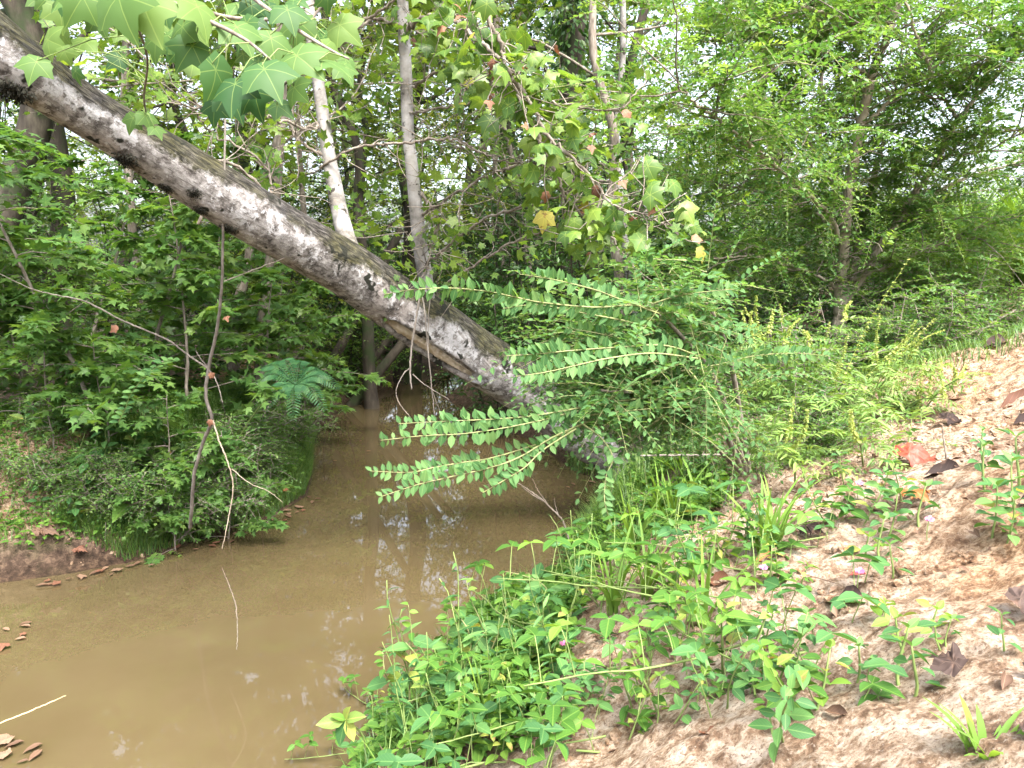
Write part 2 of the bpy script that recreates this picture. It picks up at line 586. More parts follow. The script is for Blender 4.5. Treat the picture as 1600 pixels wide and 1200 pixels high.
M['grey_twig'] = bark_mat('grey dead bark', (.08, .07, .06), (.15, .132, .115), (.24, .215, .19), 30.0, 0.5)
M['dark_bark'] = bark_mat('dark bark', (.018, .015, .012), (.045, .038, .03), (.09, .078, .06), 9.0, 0.8, moss=(.03, .045, .018))
M['mid_bark'] = bark_mat('privet bark', (.17, .15, .11), (.25, .225, .17), (.33, .30, .24), 16.0, 0.4)
M['pink'] = plain_mat('pink petal', (.75, .25, .50), 0.6)
M['black_leaf'] = leaf_mat('blackened leaf', (.016, .010, .009), (.032, .021, .019), (.075, .052, .045), 0.05, rough=0.7, vein=0.15, spec=.15, spot=(.09, .055, .04), warm=(1, .8, .6))
M['red_leaf'] = leaf_mat('red fallen leaf', (0.22, 0.022, 0.018), (0.32, 0.04, 0.028), (0.4, 0.1, 0.055), 0.15, rough=0.5, vein=0.15, spot=(.22, .09, .07), warm=(1.2, .6, .4))
M['orange_leaf'] = leaf_mat('orange fallen leaf', (0.18, 0.06, 0.018), (0.26, 0.095, 0.026), (0.33, 0.15, 0.05), 0.15, rough=0.5, vein=0.2, spot=(.18, .06, .02), warm=(1.2, .7, .4))
M['brown_leaf'] = leaf_mat('brown fallen leaf', (0.06, 0.032, 0.02), (0.11, 0.062, 0.038), (0.19, 0.12, 0.08), 0.1, rough=0.7, vein=0.2, warm=(1.2, .8, .5))
M['pale_leaf'] = leaf_mat('pale soaked leaf', (.16, .105, .075), (.24, .175, .13), (.33, .26, .20), 0.1, rough=0.4, vein=0.2, warm=(1.1, .9, .7))

def sycamore_bark():
    """luv = (round the trunk 0..1, metres along it, sine of the side: 1 is the upper side)"""
    m, t, out = new_mat('sycamore bark with lichen and moss')
    sep = N(t, 'ShaderNodeSeparateXYZ')
    t.links.new(attr(t, 'luv', 'Vector'), sep.inputs[0])
    tc = N(t, 'ShaderNodeTexCoord')
    P = tc.outputs['Object']
    def noise(scale, detail=5.0, rough=0.6, vec=None, dist=0.0):
        n = N(t, 'ShaderNodeTexNoise', Scale=scale, Detail=detail, Roughness=rough, Distortion=dist)
        t.links.new(vec or P, n.inputs['Vector'])
        return n.outputs[0]
    # fine furrows that run along the trunk, broken by noise
    cb = N(t, 'ShaderNodeCombineXYZ')
    t.links.new(mth(t, 'MULTIPLY', sep.outputs[0], 46.0), cb.inputs[0])
    t.links.new(mth(t, 'MULTIPLY', sep.outputs[1], 11.0), cb.inputs[1])
    ridge = noise(1.3, 5.0, 0.6, cb.outputs[0], 0.5)
    cb2 = N(t, 'ShaderNodeCombineXYZ')
    t.links.new(mth(t, 'MULTIPLY', sep.outputs[0], 14.0), cb2.inputs[0])
    t.links.new(mth(t, 'MULTIPLY', sep.outputs[1], 16.0), cb2.inputs[1])
    plate = noise(1.1, 6.0, 0.7, cb2.outputs[0], 0.8)
    base = ramp(t, noise(16.0, 7.0, 0.72), [(0.36, (.045, .040, .038)), (0.45, (.135, .124, .12)), (0.53, (.235, .222, .218)), (0.63, (.33, .318, .316))]).outputs[0]
    base = mix(t, ramp(t, noise(4.0), [(0.54, (0, 0, 0)), (0.68, (.3, .3, .3))]).outputs[0], base, (.20, .14, .11))
    base = mix(t, ramp(t, ridge, [(0.34, (.75, .75, .75)), (0.48, (0, 0, 0))]).outputs[0], base, (.05, .042, .036))
    # pale lichen in patches and specks, more along the lower trunk
    lf = noise(4.6, 7.0, 0.74, None, 0.5)
    lf2 = noise(30.0, 4.0, 0.7)
    amt = mth(t, 'ADD', mth(t, 'MULTIPLY', lf, 0.8), mth(t, 'MULTIPLY', lf2, 0.40))
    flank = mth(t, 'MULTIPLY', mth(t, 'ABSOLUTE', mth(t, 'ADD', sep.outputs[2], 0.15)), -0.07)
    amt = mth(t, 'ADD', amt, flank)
    li = ramp(t, amt, [(0.61, (0, 0, 0)), (0.645, (1, 1, 1))]).outputs[0]
    liC = ramp(t, lf2, [(0.3, (.25, .245, .25)), (0.6, (.40, .395, .41))]).outputs[0]
    c = mix(t, mth(t, 'MULTIPLY', li, 0.92), base, liC)
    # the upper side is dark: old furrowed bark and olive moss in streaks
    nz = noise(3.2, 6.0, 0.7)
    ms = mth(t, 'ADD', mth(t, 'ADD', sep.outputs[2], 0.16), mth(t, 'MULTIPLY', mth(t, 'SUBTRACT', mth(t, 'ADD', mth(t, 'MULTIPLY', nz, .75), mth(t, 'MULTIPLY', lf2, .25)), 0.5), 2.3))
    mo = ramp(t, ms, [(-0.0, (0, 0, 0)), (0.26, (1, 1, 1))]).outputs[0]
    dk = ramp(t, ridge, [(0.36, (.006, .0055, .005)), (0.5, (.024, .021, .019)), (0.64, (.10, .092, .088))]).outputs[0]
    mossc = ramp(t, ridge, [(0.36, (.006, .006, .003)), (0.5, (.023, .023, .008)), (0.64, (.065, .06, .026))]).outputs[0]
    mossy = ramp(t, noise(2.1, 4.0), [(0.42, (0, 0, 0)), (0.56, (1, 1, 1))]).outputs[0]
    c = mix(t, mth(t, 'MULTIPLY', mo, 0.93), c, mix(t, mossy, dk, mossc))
    # the bark gets darker towards the foot, with a noisy edge
    ft = ramp(t, mth(t, 'ADD', mth(t, 'MULTIPLY', sep.outputs[1], 0.5), mth(t, 'MULTIPLY', mth(t, 'SUBTRACT', nz, 0.5), 0.5)), [(0.35, (1, 1, 1)), (0.62, (0, 0, 0))]).outputs[0]
    c = mix(t, mth(t, 'MULTIPLY', ft, 0.8), c, (.035, .029, .024))
    # black moss cushions
    bl = noise(7.2, 3.0, 0.55, None, 0.2)
    c = mix(t, ramp(t, bl, [(0.615, (0, 0, 0)), (0.645, (1, 1, 1))]).outputs[0], c, (.014, .015, .011))
    p = N(t, 'ShaderNodeBsdfPrincipled', Roughness=0.88)
    p.inputs['Specular IOR Level'].default_value = 0.2
    t.links.new(c, p.inputs['Base Color'])
    h = mth(t, 'ADD', mth(t, 'MULTIPLY', ridge, mth(t, 'ADD', 0.3, mo)), mth(t, 'MULTIPLY', plate, 0.6))
    h = mth(t, 'ADD', h, mth(t, 'MULTIPLY', bl, 0.3))
    b = N(t, 'ShaderNodeBump', Strength=0.9, Distance=0.012)
    t.links.new(h, b.inputs['Height'])
    t.links.new(b.outputs[0], p.inputs['Normal'])
    t.links.new(p.outputs[0], out.inputs[0])
    return m
M['syc_bark'] = sycamore_bark()

def pale_bark():
    m, t, out = new_mat('pale smooth bark with rings and dark scars')
    sep = N(t, 'ShaderNodeSeparateXYZ')
    t.links.new(attr(t, 'luv', 'Vector'), sep.inputs[0])
    tc = N(t, 'ShaderNodeTexCoord')
    def noise(scale, detail=4.0, vec=None):
        n = N(t, 'ShaderNodeTexNoise', Scale=scale, Detail=detail, Roughness=0.65)
        t.links.new(vec or tc.outputs['Object'], n.inputs['Vector'])
        return n.outputs[0]
    cb = N(t, 'ShaderNodeCombineXYZ')
    t.links.new(mth(t, 'MULTIPLY', sep.outputs[0], 3.0), cb.inputs[0])
    t.links.new(mth(t, 'MULTIPLY', sep.outputs[1], 30.0), cb.inputs[1])
    ring = noise(1.5, 4.0, cb.outputs[0])
    c = ramp(t, noise(6.0), [(0.34, (.085, .078, .068)), (0.46, (.19, .18, .172)), (0.62, (.31, .302, .298))]).outputs[0]
    c = mix(t, ramp(t, ring, [(0.34, (.75, .75, .75)), (0.46, (0, 0, 0))]).outputs[0], c, (.22, .20, .175))
    c = mix(t, ramp(t, noise(13.0, 3.0), [(0.61, (0, 0, 0)), (0.65, (1, 1, 1))]).outputs[0], c, (.035, .03, .025))
    c = mix(t, ramp(t, noise(2.3, 5.0), [(0.55, (0, 0, 0)), (0.72, (.6, .6, .6))]).outputs[0], c, (.20, .20, .13))
    p = N(t, 'ShaderNodeBsdfPrincipled', Roughness=0.75)
    p.inputs['Specular IOR Level'].default_value = 0.25
    t.links.new(c, p.inputs['Base Color'])
    b = N(t, 'ShaderNodeBump', Strength=0.35, Distance=0.006)
    t.links.new(ring, b.inputs['Height'])
    t.links.new(b.outputs[0], p.inputs['Normal'])
    t.links.new(p.outputs[0], out.inputs[0])
    return m
M['pale_bark'] = pale_bark()
M['wound'] = bark_mat('bare split wood', (.20, .145, .10), (.42, .35, .27), (.56, .49, .40), 10.0, 0.6, (0.25, 1, 1))

def ground_mat():
    """tint = how sandy (1) or littered (0); luv.x = how wet, luv.y = how red"""
    m, t, out = new_mat('sandy soil and leaf mould')
    tc = N(t, 'ShaderNodeTexCoord')
    P = tc.outputs['Object']
    sep = N(t, 'ShaderNodeSeparateXYZ')
    t.links.new(attr(t, 'luv', 'Vector'), sep.inputs[0])
    def noise(scale, detail=5.0, rough=0.6, dist=0.0, vec=None):
        n = N(t, 'ShaderNodeTexNoise', Scale=scale, Detail=detail, Roughness=rough, Distortion=dist)
        t.links.new(vec or P, n.inputs['Vector'])
        return n.outputs[0]
    crumb = noise(19.0, 9.0, 0.74, 0.25)
    grit = noise(105.0, 5.0, 0.75)
    big = noise(2.6, 5.0, 0.6)
    vo = N(t, 'ShaderNodeTexVoronoi', Scale=75.0)
    vo.inputs['Randomness'].default_value = 1.0
    wv = mix(t, 0.06, P, N(t, 'ShaderNodeTexNoise', Scale=9.0, Detail=3.0).outputs[1])
    t.links.new(wv, vo.inputs['Vector'])
    sand = ramp(t, crumb, [(0.38, (.075, .043, .025)), (0.455, (.20, .134, .087)), (0.52, (.32, .245, .178)), (0.62, (.41, .345, .28))]).outputs[0]
    sand = mix(t, ramp(t, grit, [(0.40, (.9, .9, .9)), (0.47, (0, 0, 0))]).outputs[0], sand, (.13, .078, .048))
    sand = mix(t, ramp(t, grit, [(0.56, (0, 0, 0)), (0.66, (.6, .6, .6))]).outputs[0], sand, (.47, .405, .34))
    red = mix(t, 1.0, sand, (.95, .80, .64), 'MULTIPLY')
    sand = mix(t, sep.outputs[1], sand, red)
    lit = ramp(t, crumb, [(0.36, (.03, .02, .015)), (0.5, (.085, .058, .042)), (0.64, (.21, .15, .11))]).outputs[0]
    lit = mix(t, ramp(t, big, [(0.5, (0, 0, 0)), (0.65, (.5, .5, .5))]).outputs[0], lit, (.05, .065, .025))
    c = mix(t, attr(t, 'tint'), lit, sand)
    wet = mix(t, 1.0, c, (.42, .37, .31), 'MULTIPLY')
    c = mix(t, sep.outputs[0], c, wet)
    p = N(t, 'ShaderNodeBsdfPrincipled', Roughness=0.9)
    p.inputs['Specular IOR Level'].default_value = 0.2
    t.links.new(c, p.inputs['Base Color'])
    h = mth(t, 'ADD', mth(t, 'MULTIPLY', crumb, 1.0), mth(t, 'ADD', mth(t, 'MULTIPLY', grit, 0.45), mth(t, 'MULTIPLY', vo.outputs['Distance'], 0.25)))
    b = N(t, 'ShaderNodeBump', Strength=1.0, Distance=0.02)
    t.links.new(h, b.inputs['Height'])
    t.links.new(b.outputs[0], p.inputs['Normal'])
    t.links.new(p.outputs[0], out.inputs[0])
    return m
M['ground'] = ground_mat()

def water_mat():
    m, t, out = new_mat('muddy water')
    tc = N(t, 'ShaderNodeTexCoord')
    n0 = N(t, 'ShaderNodeTexNoise', Scale=0.9, Detail=5.0, Roughness=0.6)
    t.links.new(tc.outputs['Object'], n0.inputs['Vector'])
    c = ramp(t, n0.outputs[0], [(0.3, (.062, .046, .0215)), (0.7, (.080, .061, .032))]).outputs[0]
    # shallows: drowned leaves and stems show dimly through the murk
    n3 = N(t, 'ShaderNodeTexNoise', Scale=9.0, Detail=5.0, Roughness=0.65, Distortion=1.6)
    t.links.new(tc.outputs['Object'], n3.inputs['Vector'])
    sh = ramp(t, n3.outputs[0], [(0.36, (.050, .038, .019)), (0.5, (.070, .054, .027)), (0.64, (.100, .082, .044))]).outputs[0]
    c = mix(t, attr(t, 'tint'), c, sh)
    mp = N(t, 'ShaderNodeMapping')
    mp.inputs['Rotation'].default_value = (0, 0, math.radians(-12))
    mp.inputs['Scale'].default_value = (1.0, 2.2, 1.0)
    t.links.new(tc.outputs['Object'], mp.inputs['Vector'])
    n1 = N(t, 'ShaderNodeTexNoise', Scale=16.0, Detail=2.0, Roughness=0.5)
    t.links.new(mp.outputs[0], n1.inputs['Vector'])
    n2 = N(t, 'ShaderNodeTexNoise', Scale=1.7, Detail=2.0)
    t.links.new(tc.outputs['Object'], n2.inputs['Vector'])
    h = mth(t, 'ADD', mth(t, 'MULTIPLY', n1.outputs[0], 0.35), mth(t, 'MULTIPLY', n2.outputs[0], 0.8))
    b = N(t, 'ShaderNodeBump', Strength=0.012, Distance=0.012)
    t.links.new(h, b.inputs['Height'])
    p = N(t, 'ShaderNodeBsdfPrincipled', Roughness=0.0)
    p.inputs['IOR'].default_value = 1.333
    p.inputs['Specular IOR Level'].default_value = 1.0
    t.links.new(c, p.inputs['Base Color'])
    t.links.new(b.outputs[0], p.inputs['Normal'])
    t.links.new(p.outputs[0], out.inputs[0])
    return m
M['water'] = water_mat()

# ------------------------------------------------------------------ the ground and the creek
LEFT_PX = [(-60, 925), (0, 912), (90, 900), (200, 880), (260, 864), (350, 832), (430, 806), (480, 775), (492, 735), (490, 700), (505, 665), (535, 640), (560, 622)]
RIGHT_PX = [(690, 622), (730, 640), (830, 690), (900, 738), (960, 755), (1012, 772), (1020, 792), (970, 812), (905, 840), (868, 900), (862, 960), (850, 1010), (790, 1045), (700, 1075), (620, 1110), (575, 1150), (555, 1200)]
left_w = [tuple(at_z(*p)[:2]) for p in LEFT_PX]
right_w = [tuple(at_z(*p)[:2]) for p in RIGHT_PX]
far_w = [(-1.9, 15.5), (-1.4, 17.5), (-0.6, 16.0)]
near_w = [(-0.85, 2.0), (-2.2, 0.9), (-9.0, -2.5), (-14, -4)]
out_w = [(-14, 1.5), (-9.0, 3.9)]
POLY = np.array(out_w + left_w + far_w + right_w + near_w)
nL = len(out_w) + len(left_w) + 1
SIDE_RIGHT = np.array([i >= nL for i in range(len(POLY))])

def sdist(x, y):
    x, y = np.asarray(x, float).ravel(), np.asarray(y, float).ravel()
    best = np.full(x.shape, 1e9)
    side = np.zeros(x.shape, bool)
    inside = np.zeros(x.shape, bool)
    for i in range(len(POLY)):
        ax, ay = POLY[i]
        bx, by = POLY[(i + 1) % len(POLY)]
        ex, ey = bx - ax, by - ay
        t = np.clip(((x - ax) * ex + (y - ay) * ey) / (ex * ex + ey * ey + 1e-12), 0, 1)
        d = np.hypot(x - ax - t * ex, y - ay - t * ey)
        k = d < best
        best = np.where(k, d, best)
        side = np.where(k, SIDE_RIGHT[i], side)
        c = ((ay > y) != (by > y)) & (x < (bx - ax) * (y - ay) / (by - ay + 1e-12) + ax)
        inside ^= c
    return np.where(inside, -best, best), side

def hgt_full(x, y):
    d, side = sdist(x, y)
    x, y = np.asarray(x, float).ravel(), np.asarray(y, float).ravel()
    w = d + 0.10 * (fbm(x * 3.1, y * 3.1, 3, 3) - 0.5) * ss(np.abs(d) / 0.3)
    dp = np.maximum(w, 0)
    hr = 0.42 * ss(dp / 0.55) + 0.44 * np.minimum(dp, 3.0) + 0.10 * np.clip(dp - 3.0, 0, 6) + 0.1 * ss((dp - .3) / 1.0)
    hr = hr * (0.55 + 0.45 * ss((9.5 - y) / 2.5 + 0.4 * np.clip(x - 1.5, 0, 3)))
    hl = 0.20 * ss(dp / 0.22) + 0.50 * ss((dp - 0.22) / 0.75) * ss((-x - 1.2) / 1.5) + 0.13 * np.minimum(dp, 5)
    h = np.where(side, hr, hl)
    h = np.where(w < 0, -0.45 * ss(-w / 0.7) - 0.02, h)
    land = ss(dp / 0.25)
    h = h + land * 0.16 * (fbm(x * 0.9, y * 0.9, 3, 11) - 0.5) + land * 0.075 * (fbm(x * 5, y * 5, 4, 21) - 0.5)
    h = h + land * 0.030 * (np.abs(fbm(x * 13 + y * 4, y * 16, 4, 31) - 0.5) * 2 - 0.4)
    h = h + land * 0.016 * (fbm(x * 34, y * 34, 3, 37) - 0.5)
    return h, d, side

def hgt(x, y):
    return float(hgt_full(np.array([x]), np.array([y]))[0][0])

def on_ground(px, py, lo=0.5, hi=30.0):
    """where the sight line through a photo pixel meets the ground"""
    d = ray(px, py)
    s = np.concatenate([np.arange(lo, 8, 0.04), np.arange(8, hi, 0.15)])
    P = CAM + d[None] * s[:, None]
    h = hgt_full(P[:, 0], P[:, 1])[0]
    k = np.nonzero(P[:, 2] <= np.maximum(h, 0.0))[0]
    p = P[k[0]] if len(k) else P[-1]
    return np.array([p[0], p[1], max(0.0, float(hgt(p[0], p[1])))])

def axis(parts):
    a = [parts[0][0]]
    for lo, hi, st in parts:
        n = max(1, int(round((hi - lo) / st)))
        a += list(np.linspace(lo, hi, n + 1)[1:])
    return np.array(a)
gx = axis([(-160, -40, 12), (-40, -12, 2), (-12, -6, .4), (-6, -1.5, .07), (-1.5, -0.6, .05), (-0.6, 3.4, .018), (3.4, 6.5, .07), (6.5, 14, .5), (14, 40, 2), (40, 160, 12)])
gy = axis([(-40, -4, 4), (-4, 1.2, .3), (1.2, 4.6, .018), (4.6, 9, .06), (9, 20, .3), (20, 40, 1.5), (40, 240, 12)])
X, Y = np.meshgrid(gx, gy)
H, D, SR = hgt_full(X, Y)
x_, y_ = X.ravel(), Y.ravel()
sandy = np.where(SR, ss((D - 0.52 + 0.6 * (fbm(x_ * 2, y_ * 2, 3, 41) - .5)) / 0.55) * ss((7.5 - y_) / 2.0) * ss((x_ + 1.5) / 1.0),
                 ss((-x_ - 2.9 + 0.8 * (fbm(x_ * 2, y_ * 2, 3, 43) - .5)) / 0.5) * ss((D - 0.12) / 0.2) * ss((1.5 - D) / 0.4))
reddy = np.clip(ss((fbm(x_ * 1.3, y_ * 1.3, 3, 51) - 0.45) / 0.2) * 0.8 + (~SR) * 0.45, 0, 1)
wet = ss((0.22 - D) / 0.22)
nx_, ny_ = len(gx), len(gy)
ii = (np.arange(ny_ - 1)[:, None] * nx_ + np.arange(nx_ - 1)[None]).ravel()
TT = np.concatenate([np.stack([ii, ii + 1, ii + nx_ + 1], -1), np.stack([ii, ii + nx_ + 1, ii + nx_], -1)])
gme = make_mesh('ground', np.stack([x_, y_, H], -1), TT, M['ground'], sandy, np.stack([wet, reddy, 0 * wet], -1))
link('ground', gme, kind='structure')

wm = MB()
wp = np.vstack([POLY])
cen = np.array([-3.0, 3.5])
# the sheet reaches a little under the banks on every side
lo, hi = POLY.min(0) - 1.0, POLY.max(0) + 1.0
wx, wy = np.linspace(lo[0], hi[0], 150), np.linspace(lo[1], hi[1], 200)
WX, WY = np.meshgrid(wx, wy)
jj = (np.arange(199)[:, None] * 150 + np.arange(149)[None]).ravel()
wd, wside = sdist(WX, WY)
wt = ss(1 + wd / np.where(wside, .6, 1.9)) * np.where(wside, .3, .32)
wme = make_mesh('water', np.stack([WX.ravel(), WY.ravel(), 0 * WX.ravel()], -1),
                np.concatenate([np.stack([jj, jj + 1, jj + 151], -1), np.stack([jj, jj + 151, jj + 150], -1)]), M['water'], wt)
link('water', wme, kind='structure')
# ------------------------------------------------------------------ the leaning sycamore
def px_path(pts, Y0=None):
    """[(px, py, depth)] -> world points"""
    return np.array([at(p[0], p[1], p[2] if len(p) > 2 else Y0) for p in pts])

syc = thing('leaning_sycamore', 'big mottled grey sycamore leaning low across the creek with two pale upright stems', 'tree', tuple(at_z(1030, 790)))
base = np.array(syc.location)
def local(P, o=None):
    return np.asarray(P) - (base if o is None else np.asarray(o))

TR = [(1085, 840, 6.25, .27), (1030, 768, 6.2, .245), (975, 713, 6.1, .215), (900, 668, 5.95, .20), (815, 603, 5.75, .198), (745, 558, 5.5, .196), (675, 507, 5.25, .185),
      (605, 464, 5.0, .178), (540, 420, 4.75, .166), (490, 391, 4.55, .157), (420, 350, 4.3, .152), (350, 307, 4.1, .147), (260, 250, 3.9, .130), (175, 199, 3.7, .114),
      (90, 145, 3.5, .114), (10, 88, 3.3, .126), (-60, 20, 3.2, .125), (-110, -90, 3.15, .115), (-150, -300, 3.2, .115), (-170, -600, 3.3, .09), (-160, -1000, 3.4, .05)]
P = smooth_path(px_path([t[:3] for t in TR]), 420)
rad = smooth_path(np.array([[t[3]] for t in TR]), 420)[:, 0]
V, T, uv, fr = lumpy_tube(P, rad, 72, 0.055, 3, 3.2)
# the crack on the underside: a lip along the lower flank between two points of the trunk
L_of = uv[:, 1]
def L_at(px, py, Y):
    q = at(px, py, Y)
    return np.concatenate([[0], np.cumsum(np.linalg.norm(np.diff(P, axis=0), axis=1))])[np.argmin(np.linalg.norm(P - q, axis=1))]
l0, l1 = L_at(760, 568, 5.5), L_at(612, 470, 5.0)
cl = (L_of - l0) / (l1 - l0)
cen_th = np.interp(cl, [0, .15, .5, .85, 1], [0.76, 0.735, 0.70, 0.68, 0.67])
fl_a = fr[0][0]
front = V - np.repeat(P, 72, axis=0)
view = norm(-(P - CAM))
# angle around the trunk measured from the camera-facing side (positive = up)
side_up = np.repeat(norm(np.cross(norm(np.gradient(P, axis=0)), view)), 72, axis=0)
if side_up[:, 2].mean() < 0:
    side_up = -side_up
vv = np.repeat(view, 72, axis=0)
ang = np.degrees(np.arctan2((front * side_up).sum(1), (front * vv).sum(1)))
a_c = np.interp(cl, [0, .2, .6, 1.0], [-38, -44, -56, -50])
w_c = np.interp(cl, [-.05, 0.05, .3, .75, 1.0, 1.08], [0, 8, 20, 22, 14, 0])
dist_c = np.abs(ang - a_c) / np.maximum(w_c, 1e-3)
inside = (cl > -.03) & (cl < 1.06)
depth = np.where(inside, 1 - ss((dist_c - 0.55) / 0.45), 0)
lip = np.where(inside, np.exp(-((dist_c - 1.15) / 0.28) ** 2), 0)
Rr = np.repeat(rad, 72)[:, None]
V = V + front / Rr * (lip * 0.028 - depth * 0.030)[:, None]
# burr where the upright stems leave it, and the flared foot
trunk = MB().add(local(V), T, 0.5, np.stack([uv[:, 0], uv[:, 1], norm(front)[:, 2]], -1))
link('trunk', trunk.mesh('trunk', M['syc_bark']), syc)

def on_trunk(l, a_deg, off):
    Ls = np.concatenate([[0], np.cumsum(np.linalg.norm(np.diff(P, axis=0), axis=1))])
    i = int(np.argmin(np.abs(Ls - l)))
    su = side_up[i * 72]
    a = math.radians(a_deg)
    return P[i] + (rad[i] + off) * (math.cos(a) * view[i] + math.sin(a) * su)
# bare split wood lying in the crack
sv, st_ = [], []
nl_, na_ = 60, 9
for i, c in enumerate(np.linspace(0.0, 1.03, nl_)):
    ac = float(np.interp(c, [0, .2, .6, 1.0], [-38, -44, -56, -50]))
    wc = float(np.interp(c, [0, 0.05, .3, .75, 1.0, 1.05], [1, 7, 15, 16, 8, 1]))
    for j, s in enumerate(np.linspace(-1, 1, na_)):
        rr = 0.030 * (1 - abs(s)) ** 0.6 - 0.022 + 0.012 * math.sin(j * 2.1 + c * 4) * (1 - abs(s)) + 0.006 * R.normal() * 0.4
        sv.append(on_trunk(l0 + c * (l1 - l0), ac + s * wc, rr))
for i in range(nl_ - 1):
    for j in range(na_ - 1):
        a = i * na_ + j
        st_ += [(a, a + 1, a + na_ + 1), (a, a + na_ + 1, a + na_)]
link('split_wood', MB().add(local(sv), st_).mesh('split_wood', M['wound']), syc)['label'] = 'strip of bare pale wood in a crack of the trunk'

# dark knobs and a tuft of pale lichen on the trunk
for (px, py, Y, s) in [(198, 246, 3.72, .045), (318, 318, 4.0, .03), (360, 345, 4.1, .035), (262, 290, 3.88, .03), (303, 288, 3.95, .028), (20, 132, 3.3, .06), (535, 470, 4.72, .022)]:
    q = at(px, py, Y)
    i = int(np.argmin(np.linalg.norm(P - q, axis=1)))
    d = norm(q - P[i])
    q = P[i] + norm(d - (d @ norm(P[i + 1] - P[i])) * norm(P[i + 1] - P[i])) * rad[i] * 0.98
    n_ = 500
    u = rand_dirs(n_)
    mb = MB()
    w = norm(q - P[i])
    pos = q + (u - 0.75 * (u @ w)[:, None] * w) * s * R.uniform(.2, 1, (n_, 1))
    s = s * 1.45
    pos = q + (pos - q) * 1.45
    add_leaves(mb, local(pos), norm(w + 0.7 * rand_dirs(n_)), rand_dirs(n_), s * 0.22, T_DIAMOND)
    link('moss_cushion', mb.mesh('moss_cushion', plain_mat('black moss', (.03, .03, .022), 0.95)), syc)

STEM_A = [(668, 470, 5.12, .052), (664, 430, 5.1, .049), (656, 380, 5.08, .047), (649, 315, 5.05, .043), (643, 255, 5.0, .040), (638, 210, 5.0, .038), (634, 105, 5.0, .037), (629, 0, 5.0, .035), (622, -200, 5.05, .030), (610, -420, 5.1, .022), (600, -620, 5.1, .012)]
STEM_B = [(548, 392, 4.78, .062), (540, 368, 4.82, .056), (531, 332, 4.86, .051), (523, 290, 4.9, .048), (514, 245, 4.93, .044), (504, 175, 4.97, .040), (492, 90, 5.0, .037), (481, 0, 5.0, .036), (468, -130, 5.1, .032), (450, -350, 5.2, .022), (440, -560, 5.2, .012)]
stem_paths = []
for S in (STEM_A, STEM_B):
    SP = smooth_path(px_path([t[:3] for t in S]), 160)
    sr = smooth_path(np.array([[t[3]] for t in S]), 160)[:, 0]
    SV, ST, suv, _ = lumpy_tube(SP, sr, 22, 0.06, 13, 5.0)
    link('stem', MB().add(local(SV), ST, 0.5, suv).mesh('stem', M['pale_bark']), syc)
    stem_paths.append(SP)

# the branch net in the middle of the picture
BR = [
    [(735, -60, 4.0, .012), (750, 0, 4.0, .012), (780, 63, 4.0, .011), (790, 101, 4.05, .010), (808, 140, 4.1, .010), (815, 165, 4.1, .009), (843, 217, 4.1, .009), (864, 255, 4.1, .009), (881, 301, 4.1, .008), (916, 346, 4.1, .007), (955, 371, 4.05, .005), (990, 420, 4.0, .003)],
    [(780, 63, 4.0, .010), (794, 115, 4.0, .010), (822, 150, 4.0, .009), (850, 203, 4.0, .009), (885, 241, 3.95, .008), (920, 270, 3.9, .007), (955, 318, 3.85, .006), (1014, 340, 3.8, .004), (1060, 365, 3.75, .003)],
    [(636, 52, 5.0, .017), (640, 44, 4.9, .015), (654, 30, 4.8, .013), (689, 22, 4.6, .012), (724, 42, 4.4, .011), (752, 66, 4.2, .010), (780, 91, 4.0, .009)],
    [(645, 135, 4.98, .010), (668, 122, 4.8, .010), (710, 107, 4.6, .010), (745, 103, 4.5, .010), (773, 119, 4.4, .010), (804, 136, 4.3, .009), (836, 154, 4.25, .008), (885, 164, 4.2, .006), (965, 170, 4.1, .005), (1007, 133, 4.1, .003)],
    [(638, 178, 5.0, .009), (654, 175, 4.9, .008), (710, 164, 4.7, .007), (762, 159, 4.5, .006), (804, 152, 4.3, .005)],
    [(500, 262, 4.9, .008), (566, 227, 4.75, .008), (620, 226, 4.7, .008), (654, 220, 4.7, .008), (696, 217, 4.65, .008), (727, 224, 4.6, .007), (766, 245, 4.5, .006), (815, 257, 4.4, .006), (885, 254, 4.3, .005), (934, 252, 4.25, .003)],
    [(660, 336, 5.05, .010), (668, 329, 5.0, .009), (727, 294, 4.8, .008), (773, 269, 4.6, .007), (815, 259, 4.45, .006), (860, 236, 4.3, .004)],
    [(663, 415, 5.1, .011), (675, 406, 5.0, .010), (745, 350, 4.8, .009), (797, 329, 4.6, .008), (878, 303, 4.3, .006), (930, 270, 4.2, .004)],
    [(700, 440, 4.8, .006), (745, 413, 4.7, .007), (790, 385, 4.6, .007), (850, 360, 4.5, .006), (909, 345, 4.4, .004)],
    [(655, 300, 5.05, .012), (670, 318, 5.0, .010), (682, 336, 4.95, .009), (685, 352, 4.95, .008), (675, 381, 4.95, .006), (668, 420, 4.95, .004)],
    [(505, 180, 4.97, .012), (490, 200, 4.9, .010), (440, 190, 4.7, .009), (380, 170, 4.5, .008), (330, 172, 4.4, .006), (260, 160, 4.2, .004)],
    [(540, 60, 4.8, .010), (580, 32, 4.85, .010), (633, 40, 5.0, .012)],
    [(500, 90, 5.0, .012), (530, 70, 4.9, .012), (560, 40, 4.85, .010), (600, 12, 4.8, .008), (650, -30, 4.7, .006)],
    [(310, 350, 4.35, .010), (345, 250, 4.4, .009), (420, 300, 4.6, .008), (410, 255, 4.6, .007), (330, 205, 4.5, .006), (300, 170, 4.4, .004)],
    [(512, 250, 4.95, .012), (500, 240, 4.9, .010), (470, 222, 4.85, .009), (455, 200, 4.85, .007), (450, 170, 4.85, .005)],
]
leaf_sy = leaf_meshes('leaf', T_SYC, M['syc_leaf'], (0.1, 0.4, 0.65, 0.9))
